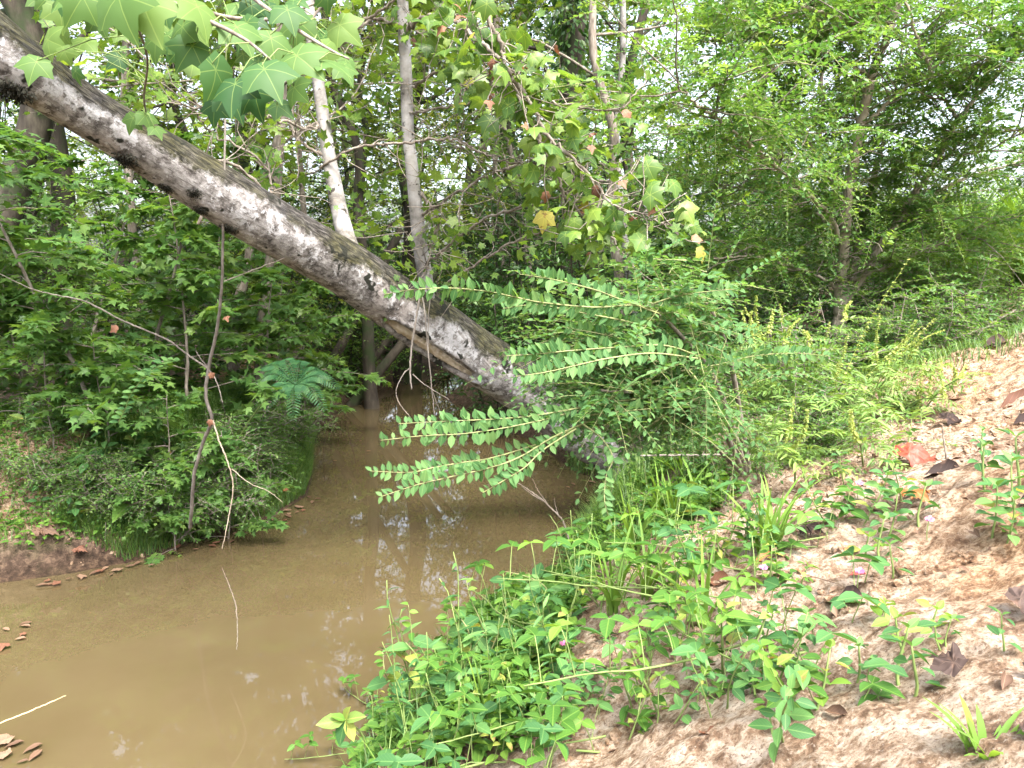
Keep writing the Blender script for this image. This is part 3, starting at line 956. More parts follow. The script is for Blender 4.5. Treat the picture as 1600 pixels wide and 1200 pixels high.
leaf_near = leaf_meshes('leaf', T_SYC, M['syc_near'], (0.05, 0.35, 0.7, 1.0))
leaf_sy_y = leaf_meshes('leaf', T_SYC, M['syc_yellow'], (0.3, 0.8))
leaf_dry_s = leaf_meshes('leaf', lobed_tpl([(-122, .30), (-62, .5), (0, .74), (62, .5), (122, .30)], 0.7, 2, 0.9, 0.26, cup=0.6), M['dry_leaf'], (0.15, 0.6, 0.9))
branch_objs = []
twig_sites = []
for B in BR:
    BP = smooth_path(px_path([t[:3] for t in B]), 7 * len(B))
    br = np.maximum(smooth_path(np.array([[t[3]] for t in B]), 7 * len(B))[:, 0], .002)
    BP[1:-1] += 0.006 * R.normal(size=BP[1:-1].shape)
    mb = MB()
    v, t_ = tube(BP, br, 7)
    mb.add(local(v), t_)
    # side twigs
    for k in range(int(len(BP) * 0.7)):
        i = R.integers(4, len(BP))
        d = norm(norm(BP[min(i + 1, len(BP) - 1)] - BP[i - 1]) + 1.1 * R.normal(size=3) * np.array([1, .7, 1]))
        q = bent(BP[i], d, R.uniform(.10, .38), 5, .28, 0.02, R)
        v, t_ = tube(q, np.linspace(.0035, .0015, 5), 4)
        mb.add(local(v), t_)
        twig_sites.append((len(branch_objs), q, d))
    branch_objs.append(link('branch', mb.mesh('branch', M['twig']), syc))
    twig_sites.append((len(branch_objs) - 1, BP[-4:], norm(BP[-1] - BP[-4])))

n_leaf = 0
for bi, q, d in twig_sites:
    for k in range(R.integers(1, 3)):
        p = q[R.integers(len(q) // 2, len(q))]
        ld = norm(d * .5 + np.array([0, -.15, -.55]) + .55 * R.normal(size=3))
        nn = norm(np.array([0, -.6, .75]) + .5 * R.normal(size=3))
        u = R.random()
        if min(min(np.hypot(S_[:, 0] - p[0], S_[:, 2] - p[2])) for S_ in stem_paths) < .11 and R.random() < .8:
            continue
        me = leaf_sy[R.integers(4)] if u < .82 else (leaf_sy_y[R.integers(2)] if u < .86 else leaf_dry_s[R.integers(3)])
        s = R.uniform(.065, .125) if u < .86 else R.uniform(.045, .08)
        stalk = norm(ld * .6 + np.array([0, 0, .2])) * s * .25
        if n_leaf < 250:
            leaf_obj('leaf', me, branch_objs[bi], local(p + stalk), ld, nn, s)
            n_leaf += 1

# big near leaves at the top left, on their own drooping branches: (px, py, length px, tip angle deg (0 = down, + = right), shade, depth)
NEAR_BR = [
    [(120, -60, 2.6, .008), (200, -30, 2.5, .008), (300, 20, 2.4, .007), (380, 60, 2.3, .005), (430, 100, 2.25, .003)],
    [(330, -60, 2.7, .008), (400, 0, 2.6, .007), (470, 50, 2.5, .006), (520, 80, 2.45, .004), (545, 92, 2.4, .003)],
    [(-30, -70, 3.5, .008), (60, -15, 3.4, .007), (140, 25, 3.4, .006), (200, 65, 3.4, .004), (240, 105, 3.4, .003)],
    [(560, -60, 3.3, .008), (520, -10, 3.2, .006), (470, 50, 3.1, .005), (440, 100, 3.1, .003)],
    [(205, 15, 2.45, .005), (230, 90, 2.9, .004), (225, 150, 3.2, .004), (228, 175, 3.3, .003)],
    [(270, -30, 2.9, .009), (330, 20, 3.1, .008), (420, 30, 3.2, .007), (480, 10, 3.2, .005), (560, -20, 3.2, .004)],
]
near_objs = []
for B in NEAR_BR:
    BP = smooth_path(px_path([t[:3] for t in B]), 40)
    br = smooth_path(np.array([[t[3]] for t in B]), 40)[:, 0]
    v, t_ = tube(BP, br, 8)
    near_objs.append((link('branch', MB().add(local(v), t_).mesh('branch', M['twig']), syc), BP))
BIG = [(325, 88, 95, 20, 1, 2.2), (372, 118, 85, -5, 0, 2.25), (345, 128, 78, 35, 0, 2.35), (405, 95, 92, 35, 1, 2.2), (398, 130, 75, 10, 0, 2.3), (450, 78, 85, 55, 2, 2.3),
       (490, 92, 80, 75, 2, 2.35), (180, -30, 110, 15, 2, 2.25), (140, -20, 80, -30, 2, 2.4), (215, -15, 105, 25, 3, 2.3), (290, 25, 75, -15, 2, 2.4), (310, 60, 70, -30, 1, 2.4),
       (360, 30, 80, 40, 2, 2.4), (250, 45, 62, -20, 2, 2.6), (275, 60, 55, 15, 1, 2.6), (420, 45, 70, 15, 2, 2.45), (395, 22, 72, -35, 1, 2.5), (300, -5, 80, 30, 3, 2.35),
       (500, 60, 60, 20, 3, 2.5), (455, 130, 55, 40, 2, 2.6), (340, 150, 55, -15, 0, 2.5), (222, 172, 42, 30, 2, 3.3), (212, 176, 40, -25, 2, 3.3), (238, 196, 32, 45, 2, 3.3),
       (520, 30, 66, 50, 3, 2.6), (470, 20, 70, -10, 2, 2.6), (90, 0, 55, 10, 3, 3.0), (60, -10, 45, 30, 2, 3.2), (100, 40, 42, -20, 3, 3.1), (425, 160, 48, 60, 1, 2.6), (445, 5, 64, 25, 1, 2.5)]
BIG += [(R.uniform(60, 560), R.uniform(-40, 110), R.uniform(32, 62), R.uniform(-60, 75), R.integers(4), R.uniform(2.5, 3.5)) for _ in range(46)]
for (px, py, lp, an, sh, Yd) in BIG:
    p = at(px, py, Yd)
    a = math.radians(an)
    d = norm(np.array([math.sin(a), -0.3 + .35 * R.normal(), -math.cos(a)]))
    nn = norm(np.array([.4 * R.normal(), -.65, .7 + .3 * R.normal()]))
    k = int(np.argmin([np.min(np.linalg.norm(b[1] - p, axis=1)) for b in near_objs]))
    leaf_obj('leaf', leaf_near[sh], near_objs[k][0], local(p), d, nn, lp / F * Yd * .86)
    # its stalk belongs to the branch: a short petiole
    q = near_objs[k][1][np.argmin(np.linalg.norm(near_objs[k][1] - p, axis=1))]
    v, t_ = tube(np.array([q, (q + p) / 2 + np.array([0, 0, .015]), p + 0.02 * d]), [.0022, .0018, .0016], 4)
    po = link('petiole', MB().add(local(v), t_).mesh('petiole', M['stem_green']), near_objs[k][0])

# upper crown of the sycamore, over the frame: joined foliage
mbl, mbw = MB(), MB()
bs, ds = [], []
for SP, n_ in ((stem_paths[0], 34), (stem_paths[1], 34), (P, 24)):
    for k in range(n_):
        i = R.integers(int(len(SP) * (.72 if SP is not P else .88)), len(SP))
        d = norm(rand_dirs(1, -.2, .7)[0])
        if d[1] < -0.3:
            d[1] *= 0.2
        q = bent(SP[i], d, R.uniform(.7, 1.8), 7, .16, .05, R)
        v, t_ = tube(q, np.linspace(.014, .004, 7), 5)
        mbw.add(local(v), t_)
        for j in range(7):
            m_ = R.integers(2, 7)
            bs.append(q[m_]); ds.append(norm(q[-1] - q[0] + .9 * R.normal(size=3) * np.linalg.norm(q[-1] - q[0])))
bs, ds = np.array(bs), np.array(ds)
sprays(mbl, mbw, local(bs), ds, R.uniform(.3, .6, len(bs)), 7, .13, T_TULIP, .35, .1, .7)
link('branch', mbw.mesh('limbs', M['twig']), syc, kind='stuff')
link('foliage', mbl.mesh('foliage', M['syc_leaf']), syc, kind='stuff')

# low leafy shoots on the branch net, leaves too small to pick apart
mbl = MB()
qs = [t for t in twig_sites]
qs = [q for q in qs if R.random() < .45]
bs = np.array([q[len(q) // 2] for _, q, _ in qs])
ds = np.array([d for _, _, d in qs]) + .5 * R.normal(size=(len(qs), 3))
sprays(mbl, None, local(bs), ds, R.uniform(.12, .35, len(bs)), 4, .075, T_TULIP, .4, .0, .8)
link('foliage', mbl.mesh('foliage', M['syc_leaf']), syc, kind='stuff')

# ------------------------------------------------------------------ hanging dead branch on the left and hanging twigs
def poly_thing(name, label, cat, paths, mats, part_names, sides=7, wob=.0011):
    o = np.mean(px_path([t[:3] for t in paths[0]]), axis=0)
    e = thing(name, label, cat, tuple(o))
    for B, mt, pn in zip(paths, mats, part_names):
        n_ = 8 * len(B)
        BP = smooth_path(px_path([t[:3] for t in B]), n_)
        BP[1:-1] += wob * R.normal(size=BP[1:-1].shape)
        br = np.maximum(smooth_path(np.array([[t[3]] for t in B]), n_)[:, 0], .0012)
        v, t_ = tube(BP, br, sides)
        link(pn, MB().add(v - o, t_).mesh(pn, M[mt]), e)
    return e
dead = poly_thing('dead_branch', 'grey dead branch hanging from the trunk to the left bank with a long side twig', 'branch',
    [[(354, 60, 4.0, 0.0035), (352, 180, 4.0, 0.0048), (350, 300, 4.0, 0.0059), (348, 380, 4.1, 0.0071), (347, 440, 4.2, 0.0077), (340, 510, 4.35, 0.0089), (326, 575, 4.5, 0.0100), (322, 620, 4.55, 0.0100), (331, 655, 4.6, 0.0107), (318, 690, 4.7, 0.0107), (304, 740, 4.8, 0.0112), (299, 800, 4.95, 0.0118), (297, 825, 5.05, 0.0118)],
     [(324, 575, 4.5, 0.0065), (290, 552, 4.45, 0.0053), (260, 530, 4.4, 0.0053), (190, 500, 4.3, 0.0048), (130, 470, 4.2, 0.0041), (60, 455, 4.1, 0.0030), (0, 428, 4.0, 0.0018)],
     [(333, 657, 4.6, 0.0059), (343, 690, 4.5, 0.0048), (355, 720, 4.45, 0.0041), (364, 760, 4.4, 0.0035), (356, 815, 4.35, 0.0030), (347, 858, 4.3, 0.0018)],
     [(362, 733, 4.42, 0.0030), (390, 755, 4.4, 0.0024), (420, 768, 4.4, 0.0018), (442, 785, 4.4, 0.0011)],
     [(350, 440, 4.2, 0.0035), (380, 428, 4.25, 0.0030), (440, 405, 4.3, 0.0030), (520, 375, 4.5, 0.0018)],
     [(327, 578, 4.5, 0.0035), (340, 600, 4.45, 0.0030), (348, 630, 4.45, 0.0024)],
     [(325, 575, 4.5, 0.0041), (310, 555, 4.5, 0.0024), (305, 545, 4.5, 0.0011)]],
    ['grey_twig', 'grey_twig', 'pale_stick', 'pale_stick', 'twig', 'grey_twig', 'grey_twig'], ['stem', 'side_twig', 'side_twig', 'side_twig', 'side_twig', 'side_twig', 'side_twig'])
for (px, py, Y, s) in [(326, 583, 4.45, .05), (330, 655, 4.55, .05), (185, 510, 4.3, .06), (353, 494, 4.3, .05)]:
    leaf_obj('dry_leaf', leaf_dry_s[1], dead, at(px, py, Y) - np.array(dead.location), rand_dirs(1, -1, -.2)[0], np.array([.2, -1, .3]), s)
poly_thing('hanging_twig', 'forked grey twig hanging from the underside of the trunk over the water', 'twig',
    [[(656, 462, 4.85, .006), (650, 500, 4.85, .007), (643, 545, 4.85, .006), (641, 580, 4.85, .006), (643, 608, 4.85, .004)],
     [(641, 575, 4.85, .005), (630, 585, 4.85, .004), (619, 610, 4.85, .003), (624, 630, 4.85, .003), (641, 652, 4.85, .002)],
     [(645, 585, 4.85, .004), (665, 602, 4.85, .003), (702, 625, 4.85, .002)]], ['grey_twig'] * 3, ['stem', 'side_twig', 'side_twig'])
poly_thing('hanging_twig', 'long thin straight twig dangling past the crack in the trunk', 'twig',
    [[(660, 464, 4.9, .004), (664, 490, 4.85, .004), (668, 540, 4.85, .004), (673, 590, 4.85, .004), (679, 652, 4.85, .002)],
     [(672, 462, 4.9, .003), (669, 520, 4.87, .003), (674, 600, 4.85, .002), (688, 645, 4.85, .001)]], ['grey_twig'] * 2, ['stem', 'side_twig'])
poly_thing('bare_stick', 'thin bare stick poking out of the water in the open middle of the creek', 'stick',
    [[(347, 887, 4.35, .0012), (358, 915, 4.1, .002), (368, 945, 3.9, .0026), (371, 985, 3.62, .002), (370, 1015, 3.45, .0014)]], ['grey_twig'], ['stem'])
poly_thing('straw', 'pale dry straw lying on the water at the lower left', 'straw', [[(0, 1130, 2.85, .003), (50, 1110, 2.92, .003), (103, 1087, 3.02, .002)]], ['straw'], ['stem'])
poly_thing('dead_twig', 'dark branching dead twig sticking out over the water below the drooping spray', 'twig',
    [[(890, 850, 4.5, .006), (880, 815, 4.5, .005), (862, 795, 4.5, .004), (840, 775, 4.5, .004), (810, 755, 4.5, .002)],
     [(855, 787, 4.5, .003), (840, 765, 4.5, .002), (832, 748, 4.5, .001)], [(848, 783, 4.5, .003), (825, 768, 4.5, .002), (815, 760, 4.5, .001)],
     [(872, 805, 4.5, .003), (868, 790, 4.5, .001), (866, 778, 4.5, .001)]], ['grey_twig'] * 4, ['stem', 'side_twig', 'side_twig', 'side_twig'])
poly_thing('fallen_stick', 'long pale stick lying level across the weeds on the right bank', 'stick',
    [[(1000, 712, 3.9, .005), (1100, 711, 3.85, .006), (1180, 711, 3.8, .006), (1290, 705, 3.7, .004)]], ['grey_twig'], ['stem'])
poly_thing('fallen_stick', 'thin upright leaning twig rooted in the weeds of the right bank', 'stick',
    [[(1075, 912, 3.3, .006), (1105, 870, 3.3, .006), (1118, 830, 3.3, .005), (1128, 800, 3.3, .005), (1142, 745, 3.3, .003)]], ['grey_twig'], ['stem'])
poly_thing('dry_stalk', 'dry brown stalk rising from the sand beside the red fallen leaf', 'stalk',
    [[(1535, 870, 2.75, .006), (1510, 805, 2.75, .006), (1485, 740, 2.75, .005), (1475, 690, 2.75, .003), (1472, 665, 2.75, .002)]], ['twig'], ['stem'])
# ------------------------------------------------------------------ woody plants of the background
def crown_tree(name, label, cat, group, h, r0, lean, crown0, spread, n_limb, leaf, nl, mat, bark, seed, tpl=T_DIAMOND, shape=1.0, per=7, twig=(.5, 1.1)):
    rng = np.random.default_rng(seed)
    global R
    keep, R = R, rng
    e = thing(name, label, cat, (0, 0, 0), group)
    n_ = 14
    tz = np.linspace(0, 1, n_)
    wob = np.cumsum(rng.normal(size=(n_, 2)) * .012 * h, axis=0)
    TP = np.stack([lean[0] * h * tz ** 1.3 + wob[:, 0] - wob[0, 0], lean[1] * h * tz ** 1.3 + wob[:, 1] - wob[0, 1], h * tz - .2 * (1 - tz)], -1)
    tr = r0 * (1 - .86 * tz) * (1 + .5 * np.exp(-tz * 18))
    TPs, trs = smooth_path(TP, 50), np.interp(np.linspace(0, 1, 50), tz, tr)
    v, t_, uv, _ = lumpy_tube(TPs, trs, 12, .08, seed, 2.0)
    mbw, mbl = MB(), MB()
    mbw.add(v, t_, .5, uv)
    link('trunk', mbw.mesh('trunk', bark), e)
    mbw = MB()
    bs, ds = [], []
    for k in range(n_limb):
        f = crown0 + (1 - crown0) * ((k + rng.random()) / n_limb) ** .9
        i = min(49, int(f * 49))
        g = (f - crown0) / max(1e-3, 1 - crown0)
        Ln = spread * (0.35 + 1.0 * math.sin(math.pi * min(1, g * .85 + .15)) ** shape) * rng.uniform(.6, 1.15)
        a = k * 2.4 + rng.uniform(-.5, .5)
        d = np.array([math.cos(a), math.sin(a), rng.uniform(-.05, .55)])
        q = bent(TPs[i], d, Ln, 8, .15, .01, rng)
        v, t_ = tube(q, np.linspace(max(.008, trs[i] * .38), .004, 8), 5)
        mbw.add(v, t_)
        for j in range(per):
            m_ = rng.integers(2, 8)
            d2 = norm(norm(q[-1] - q[0]) * .7 + rng.normal(size=3) * np.array([.8, .8, .45]))
            l2 = rng.uniform(*twig) * (Ln / spread * .5 + .5)
            bs.append(q[m_]); ds.append(d2 * l2)
            for s in range(2):
                tt = rng.uniform(.3, .9)
                bs.append(q[m_] + d2 * l2 * tt)
                ds.append(norm(d2 + .8 * rng.normal(size=3)) * l2 * .6)
    bs, ds = np.array(bs), np.array(ds)
    LL = np.linalg.norm(ds, axis=1)
    clump = np.clip(.5 + .28 * rng.normal(size=len(bs)), 0, 1)
    sprays(mbl, mbw, bs, ds, LL, nl, leaf, tpl, .18, .2, .6, wood=.005, tint=clump)
    link('limbs', mbw.mesh('limbs', bark), e, kind='stuff')
    link('crown', mbl.mesh('crown', mat), e, kind='stuff')
    R = keep
    return e

def bush(name, label, cat, group, h, w, leaf, nl, n_spray, mat, bark, seed, tpl=T_DIAMOND, droop=.3, stems=7, L=(.3, .6)):
    rng = np.random.default_rng(seed)
    global R
    keep, R = R, rng
    e = thing(name, label, cat, (0, 0, 0), group)
    mbl, mbw = MB(), MB()
    bs, ds = [], []
    for s in range(stems):
        a = rng.uniform(0, 6.283)
        out = rng.uniform(.1, .8)
        d = np.array([math.cos(a) * out, math.sin(a) * out, 1.0])
        q = bent(np.array([.05 * math.cos(a), .05 * math.sin(a), -.1]), d, h * rng.uniform(.65, 1.1), 10, .10, -.02, rng)
        q[:, :2] *= w / max(.3, h * .5) * .8
        v, t_ = tube(q, np.linspace(.014, .004, 10) * (h / 2.0) ** .5, 5)
        mbw.add(v, t_)
        for k in range(n_spray // stems):
            f = rng.uniform(.15, 1) ** .75
            x = f * 9
            i = min(8, int(x))
            p = q[i] + (q[i + 1] - q[i]) * (x - i)
            a2 = rng.uniform(0, 6.283)
            bs.append(p)
            ds.append(norm(np.array([math.cos(a2), math.sin(a2), rng.uniform(-.25, .7)])) * rng.uniform(*L))
    bs, ds = np.array(bs), np.array(ds)
    LL = np.linalg.norm(ds, axis=1)
    sprays(mbl, mbw, bs, ds, LL, nl, leaf, tpl, droop, .2, .5, wood=.003, tint=np.clip(.5 + .28 * rng.normal(size=len(bs)), 0, 1))
    link('stems', mbw.mesh('stems', bark), e, kind='stuff')
    link('foliage', mbl.mesh('foliage', mat), e, kind='stuff')
    R = keep
    return e

G_FAR = 'slender woodland trees beyond the creek'
woods = [crown_tree('woodland_tree', 'slender leafy woodland tree standing in the thicket behind the creek', 'tree', G_FAR, 12.0, .14, (.02, .0), .14, 2.1, 23, .14, 9, M['tree_leaf'], M['dark_bark'], 101),
         crown_tree('woodland_tree', 'slender leafy woodland tree standing in the thicket behind the creek', 'tree', G_FAR, 13.5, .17, (-.03, .01), .18, 2.4, 25, .15, 9, M['tree_leaf_b'], M['dark_bark'], 102),
         crown_tree('woodland_tree', 'slender leafy woodland tree standing in the thicket behind the creek', 'tree', G_FAR, 10.0, .11, (.05, .02), .10, 2.0, 22, .13, 9, M['tree_leaf'], M['dark_bark'], 103),
         crown_tree('woodland_tree', 'slender leafy woodland tree standing in the thicket behind the creek', 'tree', G_FAR, 14.5, .19, (.0, -.02), .20, 2.5, 26, .15, 9, M['shade_leaf'], M['dark_bark'], 104)]
R2 = np.random.default_rng(55)
spots = []
def free(x, y, r):
    return all((x - a) ** 2 + (y - b) ** 2 > r * r for a, b in spots)
def scatter(n, xr, yr, r, ok=lambda x, y: True, tries=60):
    out = []
    for _ in range(n):
        for _t in range(tries):
            x, y = R2.uniform(*xr), R2.uniform(*yr)
            if free(x, y, r) and ok(x, y):
                d, s = sdist([x], [y])
                if d[0] > .5:
                    spots.append((x, y)); out.append((x, y)); break
    return out
view_lim = lambda m: (lambda x, y: abs(x) < .70 * y + m)
TREE_POS = [(-6.6, 10.5, 0), (-5.1, 13.0, 1), (-3.3, 15.8, 2), (-2.4, 18.8, 1), (-2.6, 13.2, 1), (-0.2, 14.9, 1), (-1.1, 22.2, 1), (-3.9, 11.6, 1), (1.2, 12.5, 3), (2.7, 14.8, 0), (4.6, 15.4, 1), (7.4, 19.0, 0), (0.2, 16.2, 3), (-0.5, 20.5, 1), (-7.6, 15.5, 1), (-9.4, 12.5, 0),
            (6.0, 17.0, 2), (2.2, 19.5, 1), (-4.8, 20.5, 1), (-11.5, 18.0, 1), (-7.6, 22.0, 0), (0.9, 24.5, 3), (-2.8, 25.5, 2), (8.2, 22.5, 2), (-13.5, 23, 0), (-10.0, 26.5, 1),
            (4.6, 27.5, 3), (-5.8, 28.0, 3), (-1.0, 30.0, 0), (9.0, 29.0, 2), (2.6, 31.0, 1), (-15.5, 29.0, 3), (-9.0, 33.0, 0), (-4.0, 34.5, 1), (6.5, 34.0, 0), (-19.0, 33, 1), (-13, 36, 0), (1.0, 37.0, 2)]
for (x, y, k) in TREE_POS:
    spots.append((x, y))
    s = R2.uniform(.7, .98)
    place(woods[k], (x, y, hgt(x, y)), R2.uniform(0, 6.28), (s, s, s * (.68 if -.55 < x / y < -.1 else 1.0)))

# trees that stand out one by one
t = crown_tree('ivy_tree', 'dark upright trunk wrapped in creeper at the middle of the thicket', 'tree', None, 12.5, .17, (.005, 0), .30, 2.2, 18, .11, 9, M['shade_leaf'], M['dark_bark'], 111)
p = at(885, 520, 10.5); t.location = (p[0], p[1], hgt(p[0], p[1]))
mb = MB(); n_ = 1600
a, z = R.uniform(0, 6.28, n_), R.uniform(.1, 6.5, n_)
rr = .17 * (1 - .06 * z) + R.uniform(0, .14, n_)
add_leaves(mb, np.stack([rr * np.cos(a), rr * np.sin(a), z], -1), np.stack([np.cos(a), np.sin(a), -1.2 + .4 * R.normal(size=n_)], -1), rand_dirs(n_, .2, 1), .11, T_DIAMOND)
link('creeper', mb.mesh('creeper', M['shade_leaf']), t, kind='stuff')

t = crown_tree('pale_sapling', 'thin straight pale grey sapling right of the hanging branches', 'tree', None, 9.5, .050, (.01, 0), .45, 1.2, 14, .09, 8, M['tree_leaf'], M['pale_bark'], 112)
p = at(1010, 640, 8.0); t.location = (p[0], p[1], hgt(p[0], p[1]))
t = crown_tree('dark_trunk_tree', 'dark thick trunk rising at the left edge behind the saplings', 'tree', None, 12, .21, (-.01, 0), .25, 2.2, 20, .11, 9, M['tree_leaf'], M['dark_bark'], 113)
p = at(12, 500, 9.0); t.location = (p[0], p[1], hgt(p[0], p[1]))
t = crown_tree('dark_trunk_tree', 'dark trunk just behind the big leaning trunk near the upper left corner', 'tree', None, 12, .15, (.0, 0), .25, 2.2, 18, .11, 9, M['tree_leaf_b'], M['dark_bark'], 114)
p = at(97, 500, 9.8); t.location = (p[0], p[1], hgt(p[0], p[1]))
t = crown_tree('dark_trunk_tree', 'thin dark trunk between the two pale stems', 'tree', None, 11, .10, (.01, 0), .30, 1.8, 18, .11, 9, M['tree_leaf_b'], M['dark_bark'], 115)
p = at(583, 480, 11.5); t.location = (p[0], p[1], hgt(p[0], p[1]))
t = crown_tree('straight_tree', 'tall dark straight tree behind the nearer pale stem', 'tree', None, 14, .20, (.0, 0), .35, 2.0, 18, .12, 9, M['shade_leaf'], M['dark_bark'], 116)
p = at(632, 560, 14.5); t.location = (p[0], p[1], hgt(p[0], p[1]))
t = crown_tree('slanting_tree', 'dark tree slanting to the right at the far end of the creek', 'tree', None, 11, .20, (.42, .0), .5, 1.8, 16, .12, 9, M['tree_leaf'], M['dark_bark'], 117)
p = at(330, 560, 15.5); t.location = (p[0], p[1], hgt(p[0], p[1]))
for k, (px, py, px2, py2, lab) in enumerate([(548, 606, 612, 520, 'left one of two dark leaning poles at the head of the creek'), (572, 606, 634, 528, 'right one of two dark leaning poles at the head of the creek'), (500, 600, 560, 485, 'dark leaning trunk under the big trunk at the far left bank')]):
    a, b = at(px, py, 12.3 - k * .4), at(px2 + (px2 - px) * 1.1, py2 + (py2 - py) * 1.1, 12.6 - k * .4)
    o = a
    v, t_, uv, _ = lumpy_tube(smooth_path([a - o - .2 * (b - a), a - o, (a + b) / 2 - o + np.array([.03, 0, .02]), b - o], 30), np.linspace(.09, .06, 30), 10, .08, 5 + k, 2.0)
    e = tag(link('leaning_pole', MB().add(v, t_, .5, uv).mesh('leaning_pole', M['dark_bark']), loc=tuple(o)), lab, 'trunk')

for (x, y, sd_, ln, lab) in [(1.15, 8.3, 118, (-.10, -.02), 'young tree with lobed yellow-green leaves behind the branch net on the right bank'), (-2.75, 8.6, 119, (.10, -.02), 'young tree with lobed yellow-green leaves behind the further pale stem'),
                             (-.4, 13.4, 120, (.04, -.03), 'leafy young tree with lobed leaves at the head of the creek'), (-3.4, 9.4, 121, (.06, 0), 'young tree with lobed leaves under the middle of the leaning trunk'), (-4.6, 9.6, 122, (.05, 0), 'young lobed-leaf tree between the dark trunks on the far left'), (-3.3, 11.6, 123, (.03, -.02), 'young lobed-leaf tree seen past the further pale stem, deep in the woods'), (.35, 12.2, 124, (-.03, 0), 'young lobed-leaf tree behind the nearer pale stem, beyond the water')]:
    t = crown_tree('lobed_leaf_tree', lab, 'tree', None, 9.5, .06, ln, .18, 1.7, 22, .13, 6, M['syc_leaf'], M['twig'], sd_, tpl=T_TULIP, per=6)
    t.location = (x, y, hgt(x, y)); spots.append((x, y))

# understory bushes
G_B = 'bushes of the shady thicket'
LB = 'leafy dark green bush crowding the shady thicket behind the creek'
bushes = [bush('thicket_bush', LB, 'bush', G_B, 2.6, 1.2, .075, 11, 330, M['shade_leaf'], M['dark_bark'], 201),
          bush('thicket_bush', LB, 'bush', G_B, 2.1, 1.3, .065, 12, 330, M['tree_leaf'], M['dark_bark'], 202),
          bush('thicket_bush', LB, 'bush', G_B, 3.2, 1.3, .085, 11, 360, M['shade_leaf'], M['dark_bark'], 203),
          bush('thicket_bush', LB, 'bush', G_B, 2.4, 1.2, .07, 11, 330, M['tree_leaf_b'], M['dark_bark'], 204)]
BP_ = [(.15, 12.3, 2), (-.35, 14.1, 2), (-2.75, 13.7, 0), (-2.3, 15.2, 2), (-.6, 15.6, 0), (-1.6, 18.6, 2), (-3.0, 12.4, 2), (-4.6, 9.0, 1), (-3.2, 10.6, 3), (-5.9, 8.2, 0), (-2.6, 12.2, 1), (-4.4, 11.6, 0), (-6.8, 9.6, 2), (1.1, 9.4, 2), (0.2, 11.2, 0), (1.9, 10.4, 0), (2.9, 9.2, 1), (-0.3, 13.2, 2), (1.0, 13.4, 2), (3.8, 11.0, 0), (2.1, 8.2, 0),
       (-1.9, 17.8, 3), (-0.2, 18.2, 3), (-2.9, 16.0, 1), (-1.2, 19.6, 3), (-4.2, 14.6, 3), (-5.7, 13.2, 1), (-7.8, 11.8, 1), (4.9, 10.2, 1), (5.6, 12.6, 0), (2.6, 12.2, 2), (-8.4, 14.2, 3), (-6.2, 16.8, 0), (0.9, 16.0, 2), (3.3, 16.5, 0),
       (-0.1, 9.6, 2), (0.9, 7.9, 1), (6.9, 14.8, 1), (-9.8, 16.0, 0), (-3.6, 18.0, 0), (1.7, 17.8, 2), (5.2, 18.5, 2)]
for (x, y, k) in BP_:
    spots.append((x, y))
    place(bushes[k], (x, y, hgt(x, y)), R2.uniform(0, 6.28), R2.uniform(.85, 1.2))
for (x, y) in scatter(30, (-24, 16), (18.5, 36), 1.5, view_lim(1.5)):
    place(bushes[R2.integers(4)], (x, y, hgt(x, y)), R2.uniform(0, 6.28), R2.uniform(.7, 1.15))

# the far woods: a mass nobody could count
mb = MB()
n_ = 14000
y = R.uniform(36, 60, n_); x = R.uniform(-1, 1, n_) * (y * .75 + 4)
top = 3.6 * (0.55 + .8 * fbm(x * .22, y * .1, 3, 77)) * np.where(x > 9, .62, 1)
z = top * R.random(n_) ** .8
k = fbm(x * .5 + z * .4, z * .6 + y * .3, 3, 88)
add_leaves(mb, np.stack([x, y, z], -1), rand_dirs(n_, -.7, .4), rand_dirs(n_, .1, 1), R.uniform(.25, .5, n_), T_DIAMOND, np.clip((k - .5) * 2.4 + .45 + .2 * R.normal(size=n_), 0, 1))
link('far_woods', mb.mesh('far_woods', M['tree_leaf']), kind='stuff')

# ------------------------------------------------------------------ sweetgum saplings of the left bank
def gum(seed, h, n_b, leaf, mat, label, group):
    rng = np.random.default_rng(seed)
    global R
    keep, R = R, rng
    e = thing('sweetgum_sapling', label, 'sapling', (0, 0, 0), group)
    q = bent((0, 0, -.1), (.12 * rng.normal(), .12 * rng.normal(), 1), h, 12, .06, .05, rng)
    v, t_ = tube(q, np.linspace(.018, .005, 12) * h / 2.2, 7)
    link('stem', MB().add(v, t_).mesh('stem', M['twig']), e)
    mbw, mbl = MB(), MB()
    bs, ds = [], []
    for k in range(n_b):
        f = .12 + .88 * (k + .5) / n_b
        i = min(10, int(f * 11)); x = f * 11 - i
        p = q[i] + (q[i + 1] - q[i]) * x
        a = k * 2.4 + rng.uniform(-.4, .4)
        L = h * .42 * (1.15 - f) ** .7 * rng.uniform(.7, 1.2)
        b = bent(p, (math.cos(a), math.sin(a), .35), L, 6, .12, -.07, rng)
        v, t_ = tube(b, np.linspace(.006, .002, 6), 4)
        mbw.add(v, t_)
        for j in range(10):
            m_ = rng.integers(1, 6)
            bs.append(b[m_]); ds.append(norm((b[-1] - b[0]) / L + .6 * rng.normal(size=3) * np.array([1, 1, .3])) * rng.uniform(.14, .32) * (h / 2.2) ** .4)
    bs, ds = np.array(bs), np.array(ds)
    sprays(mbl, mbw, bs, ds, np.linalg.norm(ds, axis=1), 6, leaf, T_STAR, .25, -.05, .35, flat=.9, wood=.0025, tint=np.clip(.5 + .25 * rng.normal(size=len(bs)), 0, 1))
    link('twigs', mbw.mesh('twigs', M['twig']), e, kind='stuff')
    link('foliage', mbl.mesh('foliage', mat), e, kind='stuff')
    R = keep
    return e
GG = 'star-leaved saplings of the left bank'
